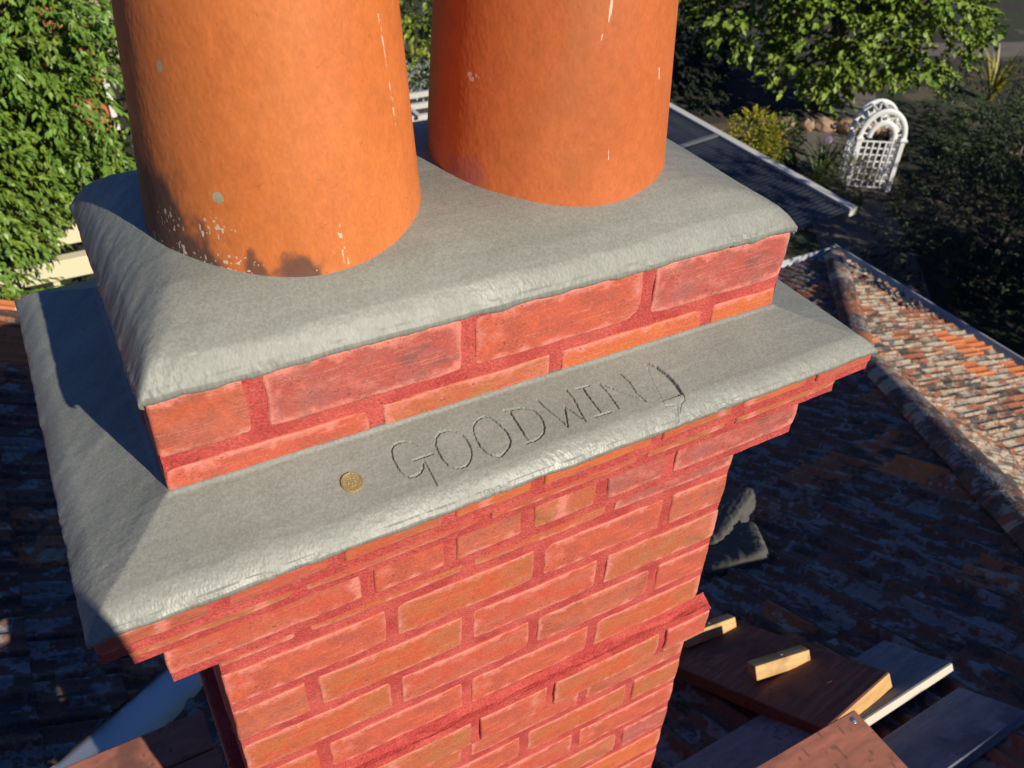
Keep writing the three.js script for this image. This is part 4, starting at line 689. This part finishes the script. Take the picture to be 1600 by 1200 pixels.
// ================================================================ PHOTOGRAPHER, standing behind the camera on the upper roof (casts the shade on the lower left)
{
  const skin = std({ color: lin(.50, .30, .21), roughness: .6 }), cloth = std({ color: lin(.05, .07, .12), roughness: .9 });
  const cap = (p, a, b, ra, rb) => { const dx = b[0] - a[0], dy = b[1] - a[1], dz = b[2] - a[2], px = p[0] - a[0], py = p[1] - a[1], pz = p[2] - a[2], h = clamp((px * dx + py * dy + pz * dz) / (dx * dx + dy * dy + dz * dz + 1e-9)); return Math.hypot(px - h * dx, py - h * dy, pz - h * dz) - mix(ra, rb, h); };
  const field = (bones, k) => p => { let s = 0; for (const b of bones) s += Math.exp(-cap(p, ...b) / k); return -k * Math.log(Math.max(s, 1e-30)); };
  function blobMesh(f, c, half, res) { const mc = new MarchingCubes(res, skin, false, false, 120000); mc.isolation = 0; const st = 2 * half / res; for (let z = 0; z < res; z++) for (let y = 0; y < res; y++) for (let x = 0; x < res; x++) mc.field[x + y * res + z * res * res] = -f([c[0] - half + x * st, c[1] - half + y * st, c[2] - half + z * st]); mc.update(); const n = mc.count, P = mc.positionArray.slice(0, n * 3), N = mc.normalArray.slice(0, n * 3); for (let i = 0; i < n; i++) for (let q = 0; q < 3; q++) P[i * 3 + q] = c[q] + P[i * 3 + q] * half; const g = new THREE.BufferGeometry(); g.setAttribute('position', new THREE.BufferAttribute(P, 3)); g.setAttribute('normal', new THREE.BufferAttribute(N, 3)); return g; }
  const X = -.02, Z = 1.26, F = yB(0, Z);            // feet
  const hip = .50, sh = 1.0, hands = [[.055, 1.0, .80], [-.10, 1.0, .80]];
  const torso = [[[X, F + .98, Z], [X, F + 1.18, Z + .01], .15, .15], [[X, F + 1.18, Z + .01], [X, F + 1.36, Z], .155, .16], [[X - .15, F + 1.40, Z], [X + .15, F + 1.40, Z], .075, .075]];
  const bones = [...torso, [[X, F + 1.42, Z], [X, F + 1.55, Z - .03], .06, .055]];
  for (const s of [-1, 1]) {
    bones.push([[X + s * .09, F + .95, Z], [X + s * .11, F + .50, Z - .02 + .04], .095, .065], [[X + s * .11, F + .50, Z + .02], [X + s * .12, F + .09, Z + .03], .06, .042], [[X + s * .12, F + .05, Z + .05], [X + s * .13, F + .02, Z - .13], .045, .038]);
    bones.push([[X + s * .19, F + 1.39, Z], [X + s * .235, F + 1.17, Z - .12], .058, .048], [[X + s * .235, F + 1.17, Z - .12], [s > 0 ? .065 : -.11, .985, .835], .045, .03]);
  }
  const o = thing('person', 'person in dark blue workwear holding up a phone behind the viewpoint', 'person');
  mesh('body', blobMesh(field(bones, .022), [X, F + .80, Z - .12], .92, 110), cloth, o);
  const headB = [[[X, F + 1.66, Z - .03], [X, F + 1.70, Z - .02], .088, .092], [[X, F + 1.60, Z - .07], [X, F + 1.66, Z - .06], .055, .07], [[X, F + 1.645, Z - .125], [X, F + 1.615, Z - .145], .012, .016], [[X - .088, F + 1.65, Z - .02], [X - .092, F + 1.63, Z - .02], .02, .018], [[X + .088, F + 1.65, Z - .02], [X + .092, F + 1.63, Z - .02], .02, .018]];
  mesh('head', blobMesh(field(headB, .012), [X, F + 1.66, Z - .04], .16, 56), skin, o);
  const hairB = [[[X, F + 1.70, Z], [X, F + 1.73, Z - .03], .100, .092], [[X, F + 1.65, Z + .03], [X, F + 1.62, Z + .04], .085, .07]]; mesh('hair', blobMesh(field(hairB, .012), [X, F + 1.68, Z], .16, 44), std({ color: lin(.06, .04, .03), roughness: .8 }), o);
  for (const s of [-1, 1]) {
    const w = s > 0 ? [.068, .982, .832] : [-.113, .982, .832], hb = [[w, [w[0] - s * .008, w[1] + .055, w[2] - .02], .026, .03]];
    for (let k = 0; k < 4; k++) { const a = [w[0] - s * .01, w[1] + .02 + k * .018, w[2] - .03], m = [a[0] - s * .012, a[1] + .004, a[2] - .024 + k * .002], e = [a[0] - s * .032, a[1] + .004, a[2] - .030]; hb.push([a, m, .0095, .009], [m, e, .009, .0078]); }
    hb.push([[w[0] - s * .006, w[1] + .045, w[2]], [w[0] - s * .03, w[1] + .06, w[2] - .006], .011, .0095], [[w[0] - s * .03, w[1] + .06, w[2] - .006], [w[0] - s * .045, w[1] + .066, w[2] - .014], .0095, .008]);
    mesh('hand', blobMesh(field(hb, .004), [w[0] - s * .015, w[1] + .04, w[2] - .02], .075, 50), skin, o);
  }
  const ph = solo('phone', rbox(.160, .075, .008, .003), std({ color: lin(.03, .03, .035), roughness: .3 }), 'dark phone held sideways in the person\'s hands', 'phone');
  ph.position.set(-0.0346, 1.0569, 0.7581); ph.up.set(.2716, .7875, -.5532); ph.lookAt(-0.4351, 1.6721, 1.4372);
}
renderer.render(scene, camera);
